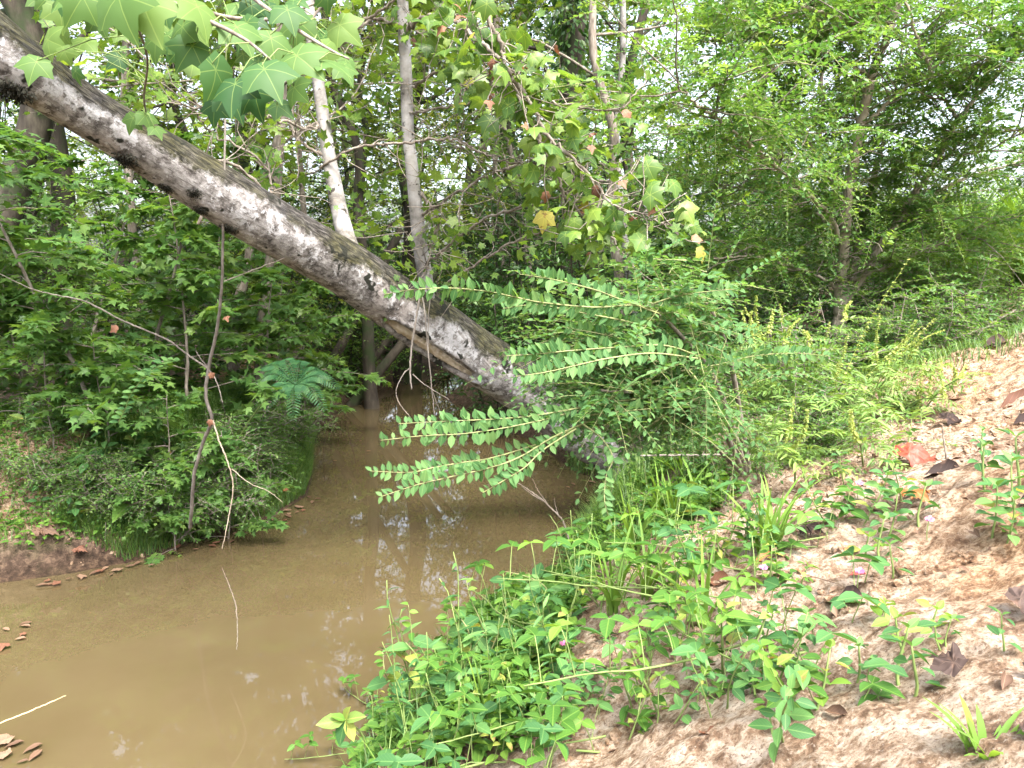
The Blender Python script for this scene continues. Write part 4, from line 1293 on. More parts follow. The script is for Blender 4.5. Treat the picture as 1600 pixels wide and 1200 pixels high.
LG = 'green sapling with star-shaped leaves in layers on the left bank'
gums = [gum(301, 2.6, 20, .135, M['gum_leaf'], LG, GG), gum(302, 2.0, 17, .13, M['gum_leaf'], LG, GG), gum(303, 1.3, 12, .12, M['gum_leaf'], LG, GG)]
GL = ['tall sapling with star-shaped leaves just left of the dead side twig', 'tall sapling with star-shaped leaves at the left edge above the bare soil', 'sapling with star-shaped leaves right behind the hanging dead branch',
      'low sapling with star-shaped leaves beneath the pale climbing vine', 'low star-leaved sapling between the vine and the dead branch', 'low star-leaved sapling right of the patch of bare tan soil', 'star-leaved sapling just left of the silk tree seedling',
      'tall star-leaved sapling deeper in the thicket behind the dead branch', 'tallest star-leaved sapling by the dark trunk at the left edge', 'star-leaved sapling seen under the middle of the leaning trunk', 'tall star-leaved sapling in the second row on the far left',
      'star-leaved sapling deep in the shade above the silk tree seedling', 'farthest star-leaved sapling, below the crack in the leaning trunk', 'smallest star-leaved sapling at the foot of the dead branch', 'short star-leaved sapling at the left edge over the bare soil', 'short star-leaved sapling right of the dead branch near the grass']
for gi, (px, py, Y, k, s) in enumerate([(160, 640, 5.9, 0, .95), (60, 620, 6.4, 0, 1.05), (300, 640, 6.6, 1, 1.0), (170, 700, 5.75, 2, .8), (250, 690, 5.7, 2, .75), (90, 700, 5.8, 2, .8), (410, 620, 7.4, 1, .9), (230, 600, 7.2, 0, 1.0), (20, 600, 7.2, 0, 1.1),
                          (340, 590, 8.2, 1, 1.1), (130, 590, 8.0, 0, 1.1), (430, 590, 8.6, 1, 1.0), (470, 590, 9.4, 1, 1.1), (265, 730, 5.4, 2, .55), (30, 690, 5.9, 2, .9), (345, 680, 5.7, 2, .75)]):
    p = at(px, py, Y)
    place(gums[k], (p[0], p[1], hgt(p[0], p[1])), R2.uniform(0, 6.28), s, label=GL[gi])

# low leafy bushes along the left bank
LL_ = 'low small-leaved bush hanging over the left water edge'
LOWB_EXTRA = [(150, 800), (205, 830), (262, 845), (120, 780), (320, 825), (180, 770), (235, 800), (285, 770), (410, 780), (90, 700)]
lowb = bush('bank_bush', LL_, 'bush', 'low bushes of the left water edge', .8, .55, .045, 10, 190, M['gum_leaf'], M['twig'], 211, tpl=T_DIAMOND, L=(.15, .3))
for (px, py) in [(440, 700), (400, 740), (350, 770), (470, 680), (200, 770), (300, 800), (380, 700), (250, 810), (420, 670), (330, 720), (500, 640)] + LOWB_EXTRA:
    p = on_ground(px, py)
    place(lowb, tuple(p), R2.uniform(0, 6.28), R2.uniform(.6, 1.0))

# ------------------------------------------------------------------ silk tree seedling hanging over the left water edge
o = at(462, 600, 6.4)
g0 = np.array([o[0] - .65, o[1] + .15, hgt(o[0] - .65, o[1] + .15)])
mim = thing('silk_tree_seedling', 'blue-green feathery seedling with drooping fern-like fronds at the left water edge', 'seedling', tuple(g0))
v, t_ = tube(smooth_path([np.zeros(3), (o - g0) * np.array([.5, .5, .7]), o - g0], 12), np.linspace(.009, .005, 12), 6)
link('stem', MB().add(v, t_).mesh('stem', M['stem_green']), mim)
T_LFT = oval_tpl(.115, 3, .02, .08, .5)
for (tx, ty, dy) in [(397, 600, -.05), (408, 575, .1), (415, 640, -.25), (458, 655, -.35), (508, 640, -.25), (530, 605, -.1), (515, 590, .1), (478, 566, .2), (440, 563, .2)]:
    tip = at(tx, ty, 6.4 + dy) - g0
    a = o - g0
    mid_ = (a + tip) / 2 + np.array([0, -.03, .09])
    q = smooth_path([a, mid_, tip], 22)
    mb = MB()
    v, t_ = tube(q, np.linspace(.004, .0015, 22), 4)
    mb.add(v, t_, .5)
    tan = norm(np.gradient(q, axis=0))
    sd_ = norm(np.cross(tan, np.array([0, -.5, .8])))
    w = .085 * np.sin(np.linspace(.35, 2.9, 22)) ** .7
    for s in (-1, 1):
        add_leaves(mb, q[2:], sd_[2:] * s + tan[2:] * .35 + np.array([0, 0, -.12]), np.tile([0, -.5, .85], (20, 1)) + .08 * R.normal(size=(20, 3)), w[2:], T_LFT)
    link('frond', mb.mesh('frond', M['mimosa']), mim)
# ------------------------------------------------------------------ the small-leaved tree on the right bank
rt_base = at(1308, 560, 6.3)
rt_base[2] = hgt(rt_base[0], rt_base[1]) - .05
rt = thing('small_leaved_tree', 'bushy tree with tiny fresh green leaves and several pale stems on the right bank', 'tree', tuple(rt_base))
RT = [
    ('trunk', [(1308, 575, 6.3, 0.0508), (1310, 520, 6.3, 0.0492), (1312, 480, 6.3, 0.0459), (1318, 400, 6.25, 0.0410), (1325, 310, 6.15, 0.0377), (1340, 220, 6.05, 0.0344), (1362, 120, 5.95, 0.0328), (1388, 52, 5.9, 0.0279), (1405, -10, 5.85, 0.0246), (1430, -140, 5.8, 0.0180), (1450, -330, 5.9, 0.0098)]),
    ('limb', [(1312, 480, 6.3, 0.0369), (1332, 430, 6.4, 0.0344), (1350, 340, 6.5, 0.0262), (1365, 280, 6.55, 0.0230), (1382, 210, 6.6, 0.0180), (1400, 130, 6.7, 0.0115), (1420, 20, 6.7, 0.0082), (1440, -80, 6.7, 0.0049)]),
    ('limb', [(1322, 470, 6.35, 0.0328), (1380, 380, 6.2, 0.0279), (1425, 310, 6.1, 0.0246), (1460, 255, 6.0, 0.0221), (1495, 190, 5.9, 0.0180), (1550, 125, 5.8, 0.0115), (1600, 78, 5.7, 0.0082), (1680, 10, 5.6, 0.0049)]),
    ('limb', [(1360, 400, 6.25, 0.0213), (1410, 340, 6.4, 0.0197), (1480, 292, 6.5, 0.0164), (1540, 268, 6.6, 0.0115), (1620, 245, 6.6, 0.0066)]),
    ('limb', [(1495, 185, 5.9, 0.0131), (1470, 145, 5.8, 0.0131), (1445, 90, 5.7, 0.0115), (1425, 30, 5.6, 0.0098), (1408, -20, 5.6, 0.0066)]),
    ('limb', [(1378, 52, 5.9, 0.0164), (1345, 40, 5.7, 0.0148), (1290, 22, 5.5, 0.0123), (1225, -2, 5.3, 0.0090), (1150, -30, 5.1, 0.0049)]),
    ('limb', [(1388, 40, 5.9, 0.0115), (1372, 20, 5.8, 0.0098), (1350, -20, 5.7, 0.0066)]),
    ('limb', [(1316, 390, 6.25, 0.0164), (1298, 342, 6.0, 0.0164), (1255, 295, 5.6, 0.0148), (1200, 250, 5.2, 0.0139), (1150, 210, 4.9, 0.0115), (1100, 172, 4.7, 0.0090), (1060, 138, 4.6, 0.0049)]),
    ('limb', [(1470, 245, 6.0, 0.0082), (1540, 235, 5.8, 0.0074), (1600, 205, 5.6, 0.0049), (1660, 180, 5.5, 0.0025)]),
    ('limb', [(1320, 380, 6.2, 0.0164), (1270, 330, 6.3, 0.0131), (1190, 300, 6.3, 0.0090), (1120, 290, 6.2, 0.0049)]),
    ('limb', [(1325, 330, 6.2, 0.0180), (1280, 250, 6.3, 0.0139), (1230, 160, 6.3, 0.0098), (1190, 60, 6.2, 0.0066), (1160, -40, 6.1, 0.0033)]),
    ('limb', [(1345, 200, 6.05, 0.0164), (1400, 150, 5.9, 0.0131), (1480, 90, 5.7, 0.0098), (1560, 40, 5.5, 0.0049)]),
    ('limb', [(1312, 450, 6.3, 0.0164), (1250, 420, 6.1, 0.0115), (1180, 400, 5.9, 0.0082), (1110, 405, 5.7, 0.0041)]),
    ('limb', [(1325, 440, 6.3, 0.0148), (1400, 410, 6.1, 0.0107), (1470, 380, 6.0, 0.0066), (1530, 370, 5.9, 0.0033)]),
    ('limb', [(1362, 120, 5.95, 0.0148), (1310, 90, 5.9, 0.0115), (1240, 70, 5.8, 0.0082), (1150, 75, 5.7, 0.0049), (1080, 60, 5.6, 0.0033)]),
]
bs, ds = [], []
mbt = MB()
for nm, B in RT:
    n_ = 10 * len(B)
    BP = smooth_path(px_path([t[:3] for t in B]), n_)
    br = np.maximum(smooth_path(np.array([[t[3]] for t in B]), n_)[:, 0], .003)
    BP[2:-1] += .006 * R.normal(size=BP[2:-1].shape)
    v, t_, uv, _ = lumpy_tube(BP, br, 12, .08, 9, 6.0)
    link(nm, MB().add(v - rt_base, t_, .5, uv).mesh(nm, M['mid_bark']), rt)
    for k in range(int(np.linalg.norm(np.diff(BP, axis=0), axis=1).sum() * (15 if nm == 'limb' else 12))):
        i = R.integers(int(n_ * (.12 if nm == 'limb' else .22)), n_)
        d = norm(rand_dirs(1, -.25, .6)[0] + .4 * norm(BP[min(i + 1, n_ - 1)] - BP[i - 1]))
        L = R.uniform(.35, .95)
        q = bent(BP[i], d, L, 6, .14, -.03, R)
        v, t_ = tube(q, np.linspace(.006, .002, 6), 4)
        mbt.add(v - rt_base, t_)
        for j in range(14):
            m_ = R.integers(1, 6)
            bs.append(q[m_]); ds.append(norm(d + .9 * R.normal(size=3) * np.array([1, 1, .6])) * R.uniform(.18, .42))
link('twigs', mbt.mesh('twigs', M['twig']), rt, kind='stuff')
bs, ds = np.array(bs), np.array(ds)
# the crown stays thin in front of the main stem, as the tree grew
_tp = smooth_path(px_path([t[:3] for t in RT[0][1]]), 60)
_dd = np.stack([np.hypot(bs[:, 0] - q[0], (bs[:, 2] - q[2])) for q in _tp], 1)
_i = _dd.argmin(1)
_cut = (_dd.min(1) < .17) & (bs[:, 1] < _tp[_i, 1]) & (R.random(len(bs)) < .8)
bs, ds = bs[~_cut], ds[~_cut]
mbl, mbw = MB(), MB()
sprays(mbl, mbw, bs - rt_base, ds, np.linalg.norm(ds, axis=1), 16, .048, T_DIAMOND, .3, .15, .4, flat=.9, wood=.002, tint=np.clip(.5 + .28 * R.normal(size=len(bs)), 0, 1))
link('foliage', mbl.mesh('foliage', M['privet_small']), rt, kind='stuff')
link('fine_twigs', mbw.mesh('fine_twigs', M['stem_pale']), rt, kind='stuff')

# ------------------------------------------------------------------ privet shrub with long sprays reaching over the water
pv_base = on_ground(1160, 730)
pv = thing('privet_shrub', 'shrub with long arching sprays of paired small oval leaves reaching left over the water', 'shrub', tuple(pv_base))
SPR = [  # (px, py, depth) from tip to foot
    [(601, 460, 2.25), (640, 453, 2.26), (700, 450, 2.28), (760, 455, 2.3), (800, 463, 2.33), (850, 473, 2.37), (930, 480, 2.45), (1000, 478, 2.55), (1060, 500, 2.7)],
    [(810, 428, 2.35), (850, 434, 2.37), (880, 440, 2.4), (930, 453, 2.45), (970, 468, 2.5), (1030, 490, 2.6)],
    [(786, 482, 2.4), (840, 476, 2.42), (900, 487, 2.45), (970, 500, 2.5), (1030, 515, 2.65)],
    [(790, 556, 2.3), (840, 553, 2.32), (890, 548, 2.35), (960, 543, 2.4), (1040, 540, 2.5), (1100, 560, 2.65)],
    [(806, 588, 2.2), (850, 582, 2.22), (900, 571, 2.26), (950, 560, 2.3), (1020, 552, 2.4), (1090, 560, 2.55)],
    [(623, 662, 2.3), (700, 658, 2.32), (770, 655, 2.36), (830, 650, 2.4), (890, 640, 2.46), (980, 625, 2.6), (1050, 620, 2.75)],
    [(595, 688, 2.25), (660, 681, 2.27), (720, 678, 2.3), (780, 670, 2.35), (840, 658, 2.4), (900, 643, 2.5), (1000, 622, 2.65)],
    [(578, 736, 2.25), (640, 738, 2.27), (680, 730, 2.3), (720, 723, 2.33), (770, 715, 2.38), (850, 690, 2.5), (930, 655, 2.65)],
    [(595, 776, 2.2), (650, 758, 2.23), (700, 746, 2.26), (760, 732, 2.3), (810, 715, 2.35), (870, 680, 2.45), (940, 650, 2.6)],
    [(754, 770, 2.3), (790, 749, 2.32), (820, 730, 2.35), (850, 702, 2.4), (900, 670, 2.5)],
    [(957, 822, 2.35), (945, 785, 2.36), (947, 745, 2.4), (957, 715, 2.42), (940, 685, 2.45), (900, 655, 2.55)],
    [(1145, 452, 2.6), (1110, 455, 2.6), (1060, 462, 2.62), (1010, 478, 2.65)],
    [(1295, 556, 3.0), (1240, 552, 2.95), (1180, 556, 2.9), (1120, 570, 2.85), (1060, 580, 2.8)],
    [(1050, 636, 2.5), (1000, 640, 2.5), (950, 645, 2.52), (910, 650, 2.55)],
    [(885, 512, 2.5), (930, 520, 2.5), (975, 530, 2.55), (1040, 545, 2.65)],
]
leaf_pv = leaf_meshes('leaf', T_PRIVET, M['privet'], (.1, .4, .65, .95))
n_obj = 0
mb_rest = MB()
for si, S in enumerate(SPR):
    n_ = 90
    SPt = smooth_path(px_path(S), n_)
    L = np.linalg.norm(np.diff(SPt, axis=0), axis=1).sum()
    v, t_ = tube(SPt[::-1], np.linspace(.0032, .001, n_), 5)
    so = link('spray', MB().add(v - pv_base, t_).mesh('spray', M['stem_pale']), pv)
    npair = int(L / .0205)
    tan = norm(np.gradient(SPt, axis=0))
    for k in range(npair):
        f = (k + .3) / npair
        if f > .92:
            break
        x = f * (n_ - 1); i = int(x)
        p = SPt[i] + (SPt[min(i + 1, n_ - 1)] - SPt[i]) * (x - i)
        tn = -tan[i]
        vw = norm(CAM - p)
        roll = .35 * math.sin(si * 2.3 + f * 3)
        sd_ = norm(np.cross(tn, vw))
        sd_ = norm(sd_ + vw * roll)
        s = (.025 + .0165 * min(1, f * 4)) * R.uniform(.7, 1.15)
        if f > .55:
            s *= .9
        for sg in (-1, 1):
            if R.random() < .09:
                continue
            d = norm(sd_ * sg * .85 + (-tan[i]) * .42 + .27 * R.normal(size=3))
            nn = norm(vw * .75 + UP * .55 + .25 * R.normal(size=3))
            q = p - pv_base
            if n_obj < 300 and f < .62:
                leaf_obj('leaf', leaf_pv[R.integers(4)], so, q, d, nn, s)
                n_obj += 1
            else:
                add_leaves(mb_rest, q[None], d[None], nn[None], s, T_PRIVET)
# the dense heart of the shrub: woody branches with many short sprays
WOOD = [[(1160, 735, 3.4, .016), (1130, 650, 3.2, .013), (1060, 622, 2.95, .010), (965, 624, 2.7, .006)], [(1165, 735, 3.4, .014), (1120, 600, 3.1, .011), (1060, 520, 2.8, .008), (1000, 470, 2.6, .004)],
        [(1160, 735, 3.4, .013), (1120, 660, 3.1, .010), (1040, 620, 2.8, .007), (940, 610, 2.5, .004)], [(1170, 735, 3.4, .014), (1140, 560, 3.2, .010), (1100, 470, 2.95, .006), (1050, 440, 2.8, .003)],
        [(1160, 740, 3.4, .010), (1060, 640, 3.1, .008), (980, 560, 2.8, .005), (900, 520, 2.6, .003)]]
bs, ds = [], []
for B in WOOD:
    BP = smooth_path(px_path([t[:3] for t in B]), 40)
    v, t_ = tube(BP, smooth_path(np.array([[t[3]] for t in B]), 40)[:, 0], 7)
    link('branch', MB().add(v - pv_base, t_).mesh('branch', M['twig']), pv)
    for k in range(95):
        i = R.integers(12, 40)
        bs.append(BP[i] + .05 * R.normal(size=3)); ds.append(norm(np.array([-.55, -.15, .1]) + .8 * R.normal(size=3) * np.array([1, .8, .55])) * R.uniform(.14, .42))
bs, ds = np.array(bs), np.array(ds)
mbw = MB()
sprays(mb_rest, mbw, bs - pv_base, ds, np.linalg.norm(ds, axis=1), 18, .037, T_PRIVET, .22, .1, .3, flat=1.0, wood=.002)
# looser drooping mass in front of the foot of the trunk
nb = 260
c0 = np.array([at(R.uniform(880, 1120), R.uniform(560, 630), R.uniform(2.6, 3.3)) for _ in range(nb)])
sprays(mb_rest, mbw, c0 - pv_base, np.array([-.6, -.1, .0]) + .6 * R.normal(size=(nb, 3)), R.uniform(.12, .3, nb), 16, .030, T_PRIVET, .3, .1, .3, flat=1.0, wood=.0018)
link('foliage', mb_rest.mesh('foliage', M['privet']), pv, kind='stuff')
link('twigs', mbw.mesh('twigs', M['stem_pale']), pv, kind='stuff')

# ------------------------------------------------------------------ weeds
def fan_leaf(e, me, p, d, n, s):
    return leaf_obj('leaf', me, e, p, d, n, s)

wl = {k: leaf_meshes('leaf', T_OVAL, M[k], (.1, .4, .7, .95)) for k in ('weed', 'weed_b', 'weed_spot')}
nlw = leaf_meshes('leaf', T_NARROW, M['weed_b'], (.1, .4, .7, .95))
hl = leaf_meshes('leaf', T_HEART, M['weed'], (.1, .4, .7))

def upright_weed(seed, label, group, h, pairs, leafset, size, spread=1.0):
    rng = np.random.default_rng(seed)
    e = thing('leafy_weed', label, 'weed', (0, 0, 0), group)
    q = bent((0, 0, -.03), (.25 * rng.normal(), .25 * rng.normal(), 1), h, 8, .08, .1, rng)
    v, t_ = tube(q, np.linspace(.0035, .0018, 8), 5)
    link('stem', MB().add(v, t_).mesh('stem', M['stem_green']), e)
    for k in range(pairs):
        f = .25 + .75 * (k + 1) / pairs
        x = f * 6.99; i = int(x)
        p = q[i] + (q[i + 1] - q[i]) * (x - i)
        a = k * 1.571 + rng.uniform(-.4, .4)
        for s in (0, math.pi):
            if rng.random() < .08:
                continue
            d = np.array([math.cos(a + s), math.sin(a + s), rng.uniform(-.25, .45)])
            sz = size * (1.15 - .5 * f) * rng.uniform(.8, 1.2)
            ls = wl['weed_spot'] if rng.random() < .10 else leafset
            fan_leaf(e, ls[rng.integers(len(ls))], p + d * .012, d, np.array([0, 0, 1]) + .3 * rng.normal(size=3), sz)
    for s in range(2):
        d = np.array([math.cos(s * 3.1), math.sin(s * 3.1), .9])
        fan_leaf(e, leafset[-1], q[-1], d, np.array([0, 0, 1.0]) + .3 * rng.normal(size=3), size * .55)
    return e

def trailing_weed(seed, label, group, L, nodes, leafset, size):
    rng = np.random.default_rng(seed)
    e = thing('trailing_weed', label, 'weed', (0, 0, 0), group)
    d0 = rng.uniform(0, 6.28)
    q = bent((0, 0, .01), (math.cos(d0), math.sin(d0), .35), L, 10, .22, -.05, rng)
    q[:, 2] = np.maximum(q[:, 2], .015)
    v, t_ = tube(q, np.linspace(.003, .0015, 10), 5)
    link('stem', MB().add(v, t_).mesh('stem', M['stem_green']), e)
    mbp = MB()
    for k in range(nodes):
        x = (k + .6) / nodes * 8.9; i = int(x)
        p = q[i] + (q[i + 1] - q[i]) * (x - i)
        a = rng.uniform(0, 6.28)
        top = p + np.array([math.cos(a) * .035, math.sin(a) * .035, rng.uniform(.05, .13)])
        v, t_ = tube(np.array([p, (p + top) / 2 + np.array([0, 0, .01]), top]), [.0014, .0012, .001], 4)
        mbp.add(v, t_)
        lm = leafset[rng.integers(len(leafset))]
        for s in (-1.75, 0, 1.75):
            d = np.array([math.cos(a + s), math.sin(a + s), rng.uniform(-.3, .15)])
            fan_leaf(e, lm, top, d, np.array([0, 0, 1]) + .22 * rng.normal(size=3), size * rng.uniform(.85, 1.15) * (1.1 if s == 0 else .95))
    link('petioles', mbp.mesh('petioles', M['stem_green']), e, kind='stuff')
    return e

def narrow_weed(seed, label, group, h, n, size, flower=False):
    rng = np.random.default_rng(seed)
    e = thing('narrow_leaved_weed', label, 'weed', (0, 0, 0), group)
    mbs = MB()
    for b in range(2):
        q = bent((0, 0, -.03), (.35 * rng.normal(), .25 * rng.normal(), 1), h * rng.uniform(.75, 1.05), 10, .13, .04, rng)
        v, t_ = tube(q, np.linspace(.003, .0012, 10), 5)
        mbs.add(v, t_)
        for k in range(n):
            x = (.15 + .83 * (k + rng.random()) / n) * 8.99; i = int(x)
            p = q[i] + (q[i + 1] - q[i]) * (x - i)
            a = k * 2.4 + rng.uniform(-.5, .5)
            d = np.array([math.cos(a), math.sin(a), rng.uniform(-.1, .8)])
            fan_leaf(e, nlw[rng.integers(4)], p, d, np.array([0, 0, 1]) + .35 * rng.normal(size=3), size * rng.uniform(.6, 1.15) * (1.15 - .6 * x / 9))
    link('stem', mbs.mesh('stem', M['stem_green']), e)
    return e

G1, G2, G3 = 'bright leafy weeds of the right bank', 'trailing three-leaved weeds of the right bank', 'narrow-leaved weeds at the right water edge'
L1, L2, L3 = 'upright weed with paired bright green oval leaves on the right bank', 'trailing weed with leaves in threes creeping over the right bank', 'tall weed with narrow blue-green leaves at the right water edge'
ups = [upright_weed(401, L1, G1, .22, 6, wl['weed'], .054), upright_weed(402, L1, G1, .16, 5, wl['weed'], .048), upright_weed(403, L1, G1, .27, 7, wl['weed_b'], .052)]
trs = [trailing_weed(411, L2, G2, .42, 6, wl['weed'], .05), trailing_weed(412, L2, G2, .34, 5, wl['weed_b'], .052), trailing_weed(413, L2, G2, .5, 7, wl['weed'], .045)]
nrs = [narrow_weed(421, L3, G3, .42, 12, .085), narrow_weed(422, L3, G3, .52, 13, .08)]
R3 = np.random.default_rng(91)
def in_band(px, py):
    # photo outline of the weed belt on the right bank
    pts = [(560, 1120), (640, 1080), (800, 1060), (850, 1020), (880, 930), (930, 850), (1030, 800), (1110, 780), (1180, 840), (1330, 850), (1300, 920), (1220, 960), (1290, 1100), (1250, 1160), (1060, 1150), (880, 1195), (700, 1230), (560, 1230)]
    c = False
    for i in range(len(pts)):
        (ax, ay), (bx, by) = pts[i], pts[(i + 1) % len(pts)]
        if (ay > py) != (by > py) and px < (bx - ax) * (py - ay) / (by - ay) + ax:
            c = not c
    return c
def band_points(n):
    out = []
    while len(out) < n:
        px, py = R3.uniform(560, 1340), R3.uniform(780, 1230)
        if in_band(px, py):
            out.append((px, py))
    return out
for px, py in band_points(95):
    p = on_ground(px, py)
    place(ups[R3.integers(3)], tuple(p), R3.uniform(0, 6.28), R3.uniform(.5, 1.0), tuple(.3 * R3.normal(size=2)))
for px, py in band_points(58):
    p = on_ground(px, py)
    place(trs[R3.integers(3)], tuple(p), R3.uniform(0, 6.28), R3.uniform(.75, 1.15))
for (px, py, s) in [(600, 1165, 1), (640, 1140, 1.1), (665, 1120, 1.2), (690, 1115, .9), (720, 1110, 1.1), (760, 1110, .8), (640, 1180, .9), (590, 1190, .8), (700, 1160, .9), (780, 1140, .8), (880, 1000, .9), (905, 960, 1.0), (900, 900, 1.0), (930, 870, 1), (960, 850, .9), (870, 1040, .8), (980, 830, 1.0), (820, 1080, .8)]:
    p = on_ground(px, py)
    place(nrs[R3.integers(2)], tuple(p), R3.uniform(0, 6.28), s, tuple(.12 * R3.normal(size=2)))
# scattered weeds on the sand
G4, L4 = 'small seedlings scattered on the sand', 'small seedling with a few leaves alone on the bare sand'
sds = [upright_weed(431, L4, G4, .09, 2, wl['weed'], .05), upright_weed(432, L4, G4, .12, 3, wl['weed_b'], .045)]
for s_ in sds:
    s_.name = 'seedling'
for (px, py, s) in [(1365, 985, .8), (1420, 1035, .9), (1370, 978, .5), (1445, 1000, .8), (1410, 1080, 1), (1360, 1080, .4), (1475, 1025, .6), (1570, 1025, .6), (1380, 885, 1), (1350, 870, .9), (1330, 1075, .8), (1480, 1030, .5), (1540, 720, .8), (1545, 770, 1.1), (1595, 760, 1.2), (1440, 830, 1), (1395, 900, .8), (1425, 1085, .9)]:
    p = on_ground(px, py)
    place(sds[R3.integers(2)], tuple(p), R3.uniform(0, 6.28), s * 1.15)
bigw = upright_weed(441, 'leafy upright weed standing on the open sand of the right bank', 'upright weeds on the open sand', .17, 6, wl['weed_b'], .062)
for (px, py, s) in [(1360, 800, .9), (1385, 845, .9), (1410, 790, .8), (1345, 830, .8), (1545, 850, .9), (1590, 830, 1.0), (1415, 700, .9), (1320, 760, .8), (1290, 830, .8), (1570, 860, .8)]:
    p = on_ground(px, py)
    place(bigw, tuple(p), R3.uniform(0, 6.28), s, tuple(.15 * R3.normal(size=2)))
# single plants that stand out
def spotted():
    e = thing('yellowing_weed', 'single weed with large yellow-spotted leaves hanging over the water at the bottom', 'weed', tuple(at(572, 1190, 2.15)))
    o = np.array(e.location)
    c = at(540, 1125, 2.1)
    v, t_ = tube(smooth_path([np.zeros(3), (c - o) * .5 + np.array([.02, 0, .02]), c - o], 10), np.linspace(.003, .002, 10), 5)
    link('stem', MB().add(v, t_).mesh('stem', M['stem_green']), e)
    for (dx, dy, sz, k) in [(-.9, .05, .085, 'weed_spot'), (.9, .5, .07, 'weed_spot'), (-.2, -.9, .075, 'weed_b'), (.35, -.75, .065, 'weed_spot'), (.2, .9, .06, 'weed_spot'), (-.6, .55, .05, 'weed')]:
        fan_leaf(e, wl[k][R3.integers(4)], c - o, np.array([dx, -.3, dy * .8]), np.array([0, -.6, .8]) + .2 * R3.normal(size=3), sz)
spotted()
def tall_weed(label, paths, depth):
    o = at(*paths[0][0], depth)
    e = thing('tall_weed', label, 'weed', tuple(o))
    mbs = MB()
    for k, S in enumerate(paths):
        q = smooth_path(np.array([o] + [at(x, y, depth - .06 * k) for x, y in S[1:]]), 26) - o
        v, t_ = tube(q, np.linspace(.0035, .0012, 26), 5)
        mbs.add(v, t_)
        for i in range(5, 26, 2):
            a = R3.uniform(0, 6.28)
            d = np.array([math.cos(a), math.sin(a) * .7 - .2, R3.uniform(-.3, .6)])
            big = .075 if i < 16 else .035
            me = wl['weed_spot'][R3.integers(4)] if (i < 14 and R3.random() < .35) else (wl['weed_b'] if i < 16 else wl['weed'])[R3.integers(4)]
            fan_leaf(e, me, q[i], d, np.array([0, -.5, .8]) + .3 * R3.normal(size=3), big * R3.uniform(.7, 1.15))
    link('stem', mbs.mesh('stem', M['stem_pale']), e)
tall_weed('tallest branching weed with pale stems and spotted leaves in front of the water', [[(735, 1100), (745, 1030), (755, 985), (735, 935), (727, 900)], [(740, 1090), (770, 1010), (790, 960), (783, 912)], [(738, 1080), (735, 1000), (715, 960), (700, 935)]], 2.35)
tall_weed('slim weed with small leaves rising left of the tallest branching weed', [[(640, 1100), (640, 1040), (643, 990), (638, 945)], [(645, 1100), (690, 1050), (700, 980), (698, 950)], [(600, 1120), (605, 1060), (598, 1020)]], 2.3)
tall_weed('arching weed with thin green stem reaching left from the right bank over the water', [[(905, 990), (870, 950), (850, 915), (820, 900), (790, 893)], [(900, 1000), (860, 965), (830, 945), (795, 932)]], 2.55)

# heart-leaved plants and vines on the left bank
def heart_plant(seed, label, n, size, group=None):
    rng = np.random.default_rng(seed)
    e = thing('heart_leaved_plant', label, 'plant', (0, 0, 0), group)
    mbs = MB()
    for k in range(n):
        a = k * 2.4
        top = np.array([math.cos(a) * rng.uniform(.05, .2), math.sin(a) * rng.uniform(.05, .2), rng.uniform(.12, .32)])
        v, t_ = tube(smooth_path([np.array([0, 0, -.02]), top * np.array([.4, .4, .6]), top], 6), np.linspace(.004, .002, 6), 4)
        mbs.add(v, t_)
        leaf_obj('leaf', hl[rng.integers(3)], e, top, np.array([math.cos(a), math.sin(a) - .5, -.5]), np.array([0, -.4, .9]) + .2 * rng.normal(size=3), size * rng.uniform(.8, 1.2))
    link('stem', mbs.mesh('stem', M['stem_green']), e)
    return e
hp = heart_plant(451, 'clump of large bright heart-shaped leaves at the left water edge', 9, .15)
p = on_ground(240, 830); hp.location = tuple(p)
hp2 = heart_plant(452, 'smaller leafy clump just right of the large heart-shaped leaves', 8, .11)
p = on_ground(300, 835); hp2.location = tuple(p)
lw = upright_weed(461, 'leafy weed growing along the left bank above the water', 'leafy weeds of the left bank', .34, 5, wl['weed_b'], .10)
for (px, py, s) in [(120, 770, .9), (150, 790, 1), (200, 740, 1.1), (180, 815, .9), (60, 800, .6), (90, 820, .6), (275, 850, .8), (255, 840, .9), (330, 820, .8), (140, 830, .7), (30, 690, .8), (210, 800, 1), (380, 800, .6), (110, 730, .9), (170, 760, 1), (230, 770, 1), (300, 780, 1), (350, 810, .7), (420, 790, .6), (70, 770, .6)]:
    p = on_ground(px, py)
    place(lw, tuple(p), R3.uniform(0, 6.28), s * 1.3, tuple(.2 * R3.normal(size=2)))
# pale climbing vine on the left bank with a row of oval leaves
vine_pts = [(185, 660, 4.7), (195, 640, 4.68), (205, 615, 4.65), (225, 590, 4.6), (250, 570, 4.6), (275, 560, 4.6)]
o = px_path(vine_pts)[0]
vn = thing('climbing_vine', 'slender vine with a row of pale oval leaves arching up on the left bank', 'vine', tuple(o))
q = smooth_path(px_path(vine_pts), 30) - o
v, t_ = tube(q, np.linspace(.003, .0015, 30), 5)
link('stem', MB().add(v, t_).mesh('stem', M['stem_green']), vn)
for i in range(0, 30, 2):
    for sg in (-1, 1):
        d = norm(np.array([.9 * sg, -.2, .25]) + .2 * R3.normal(size=3))
        leaf_obj('leaf', wl['weed_b'][1 + R3.integers(3)], vn, q[i], d, np.array([0, -.6, .8]), R3.uniform(.045, .065))

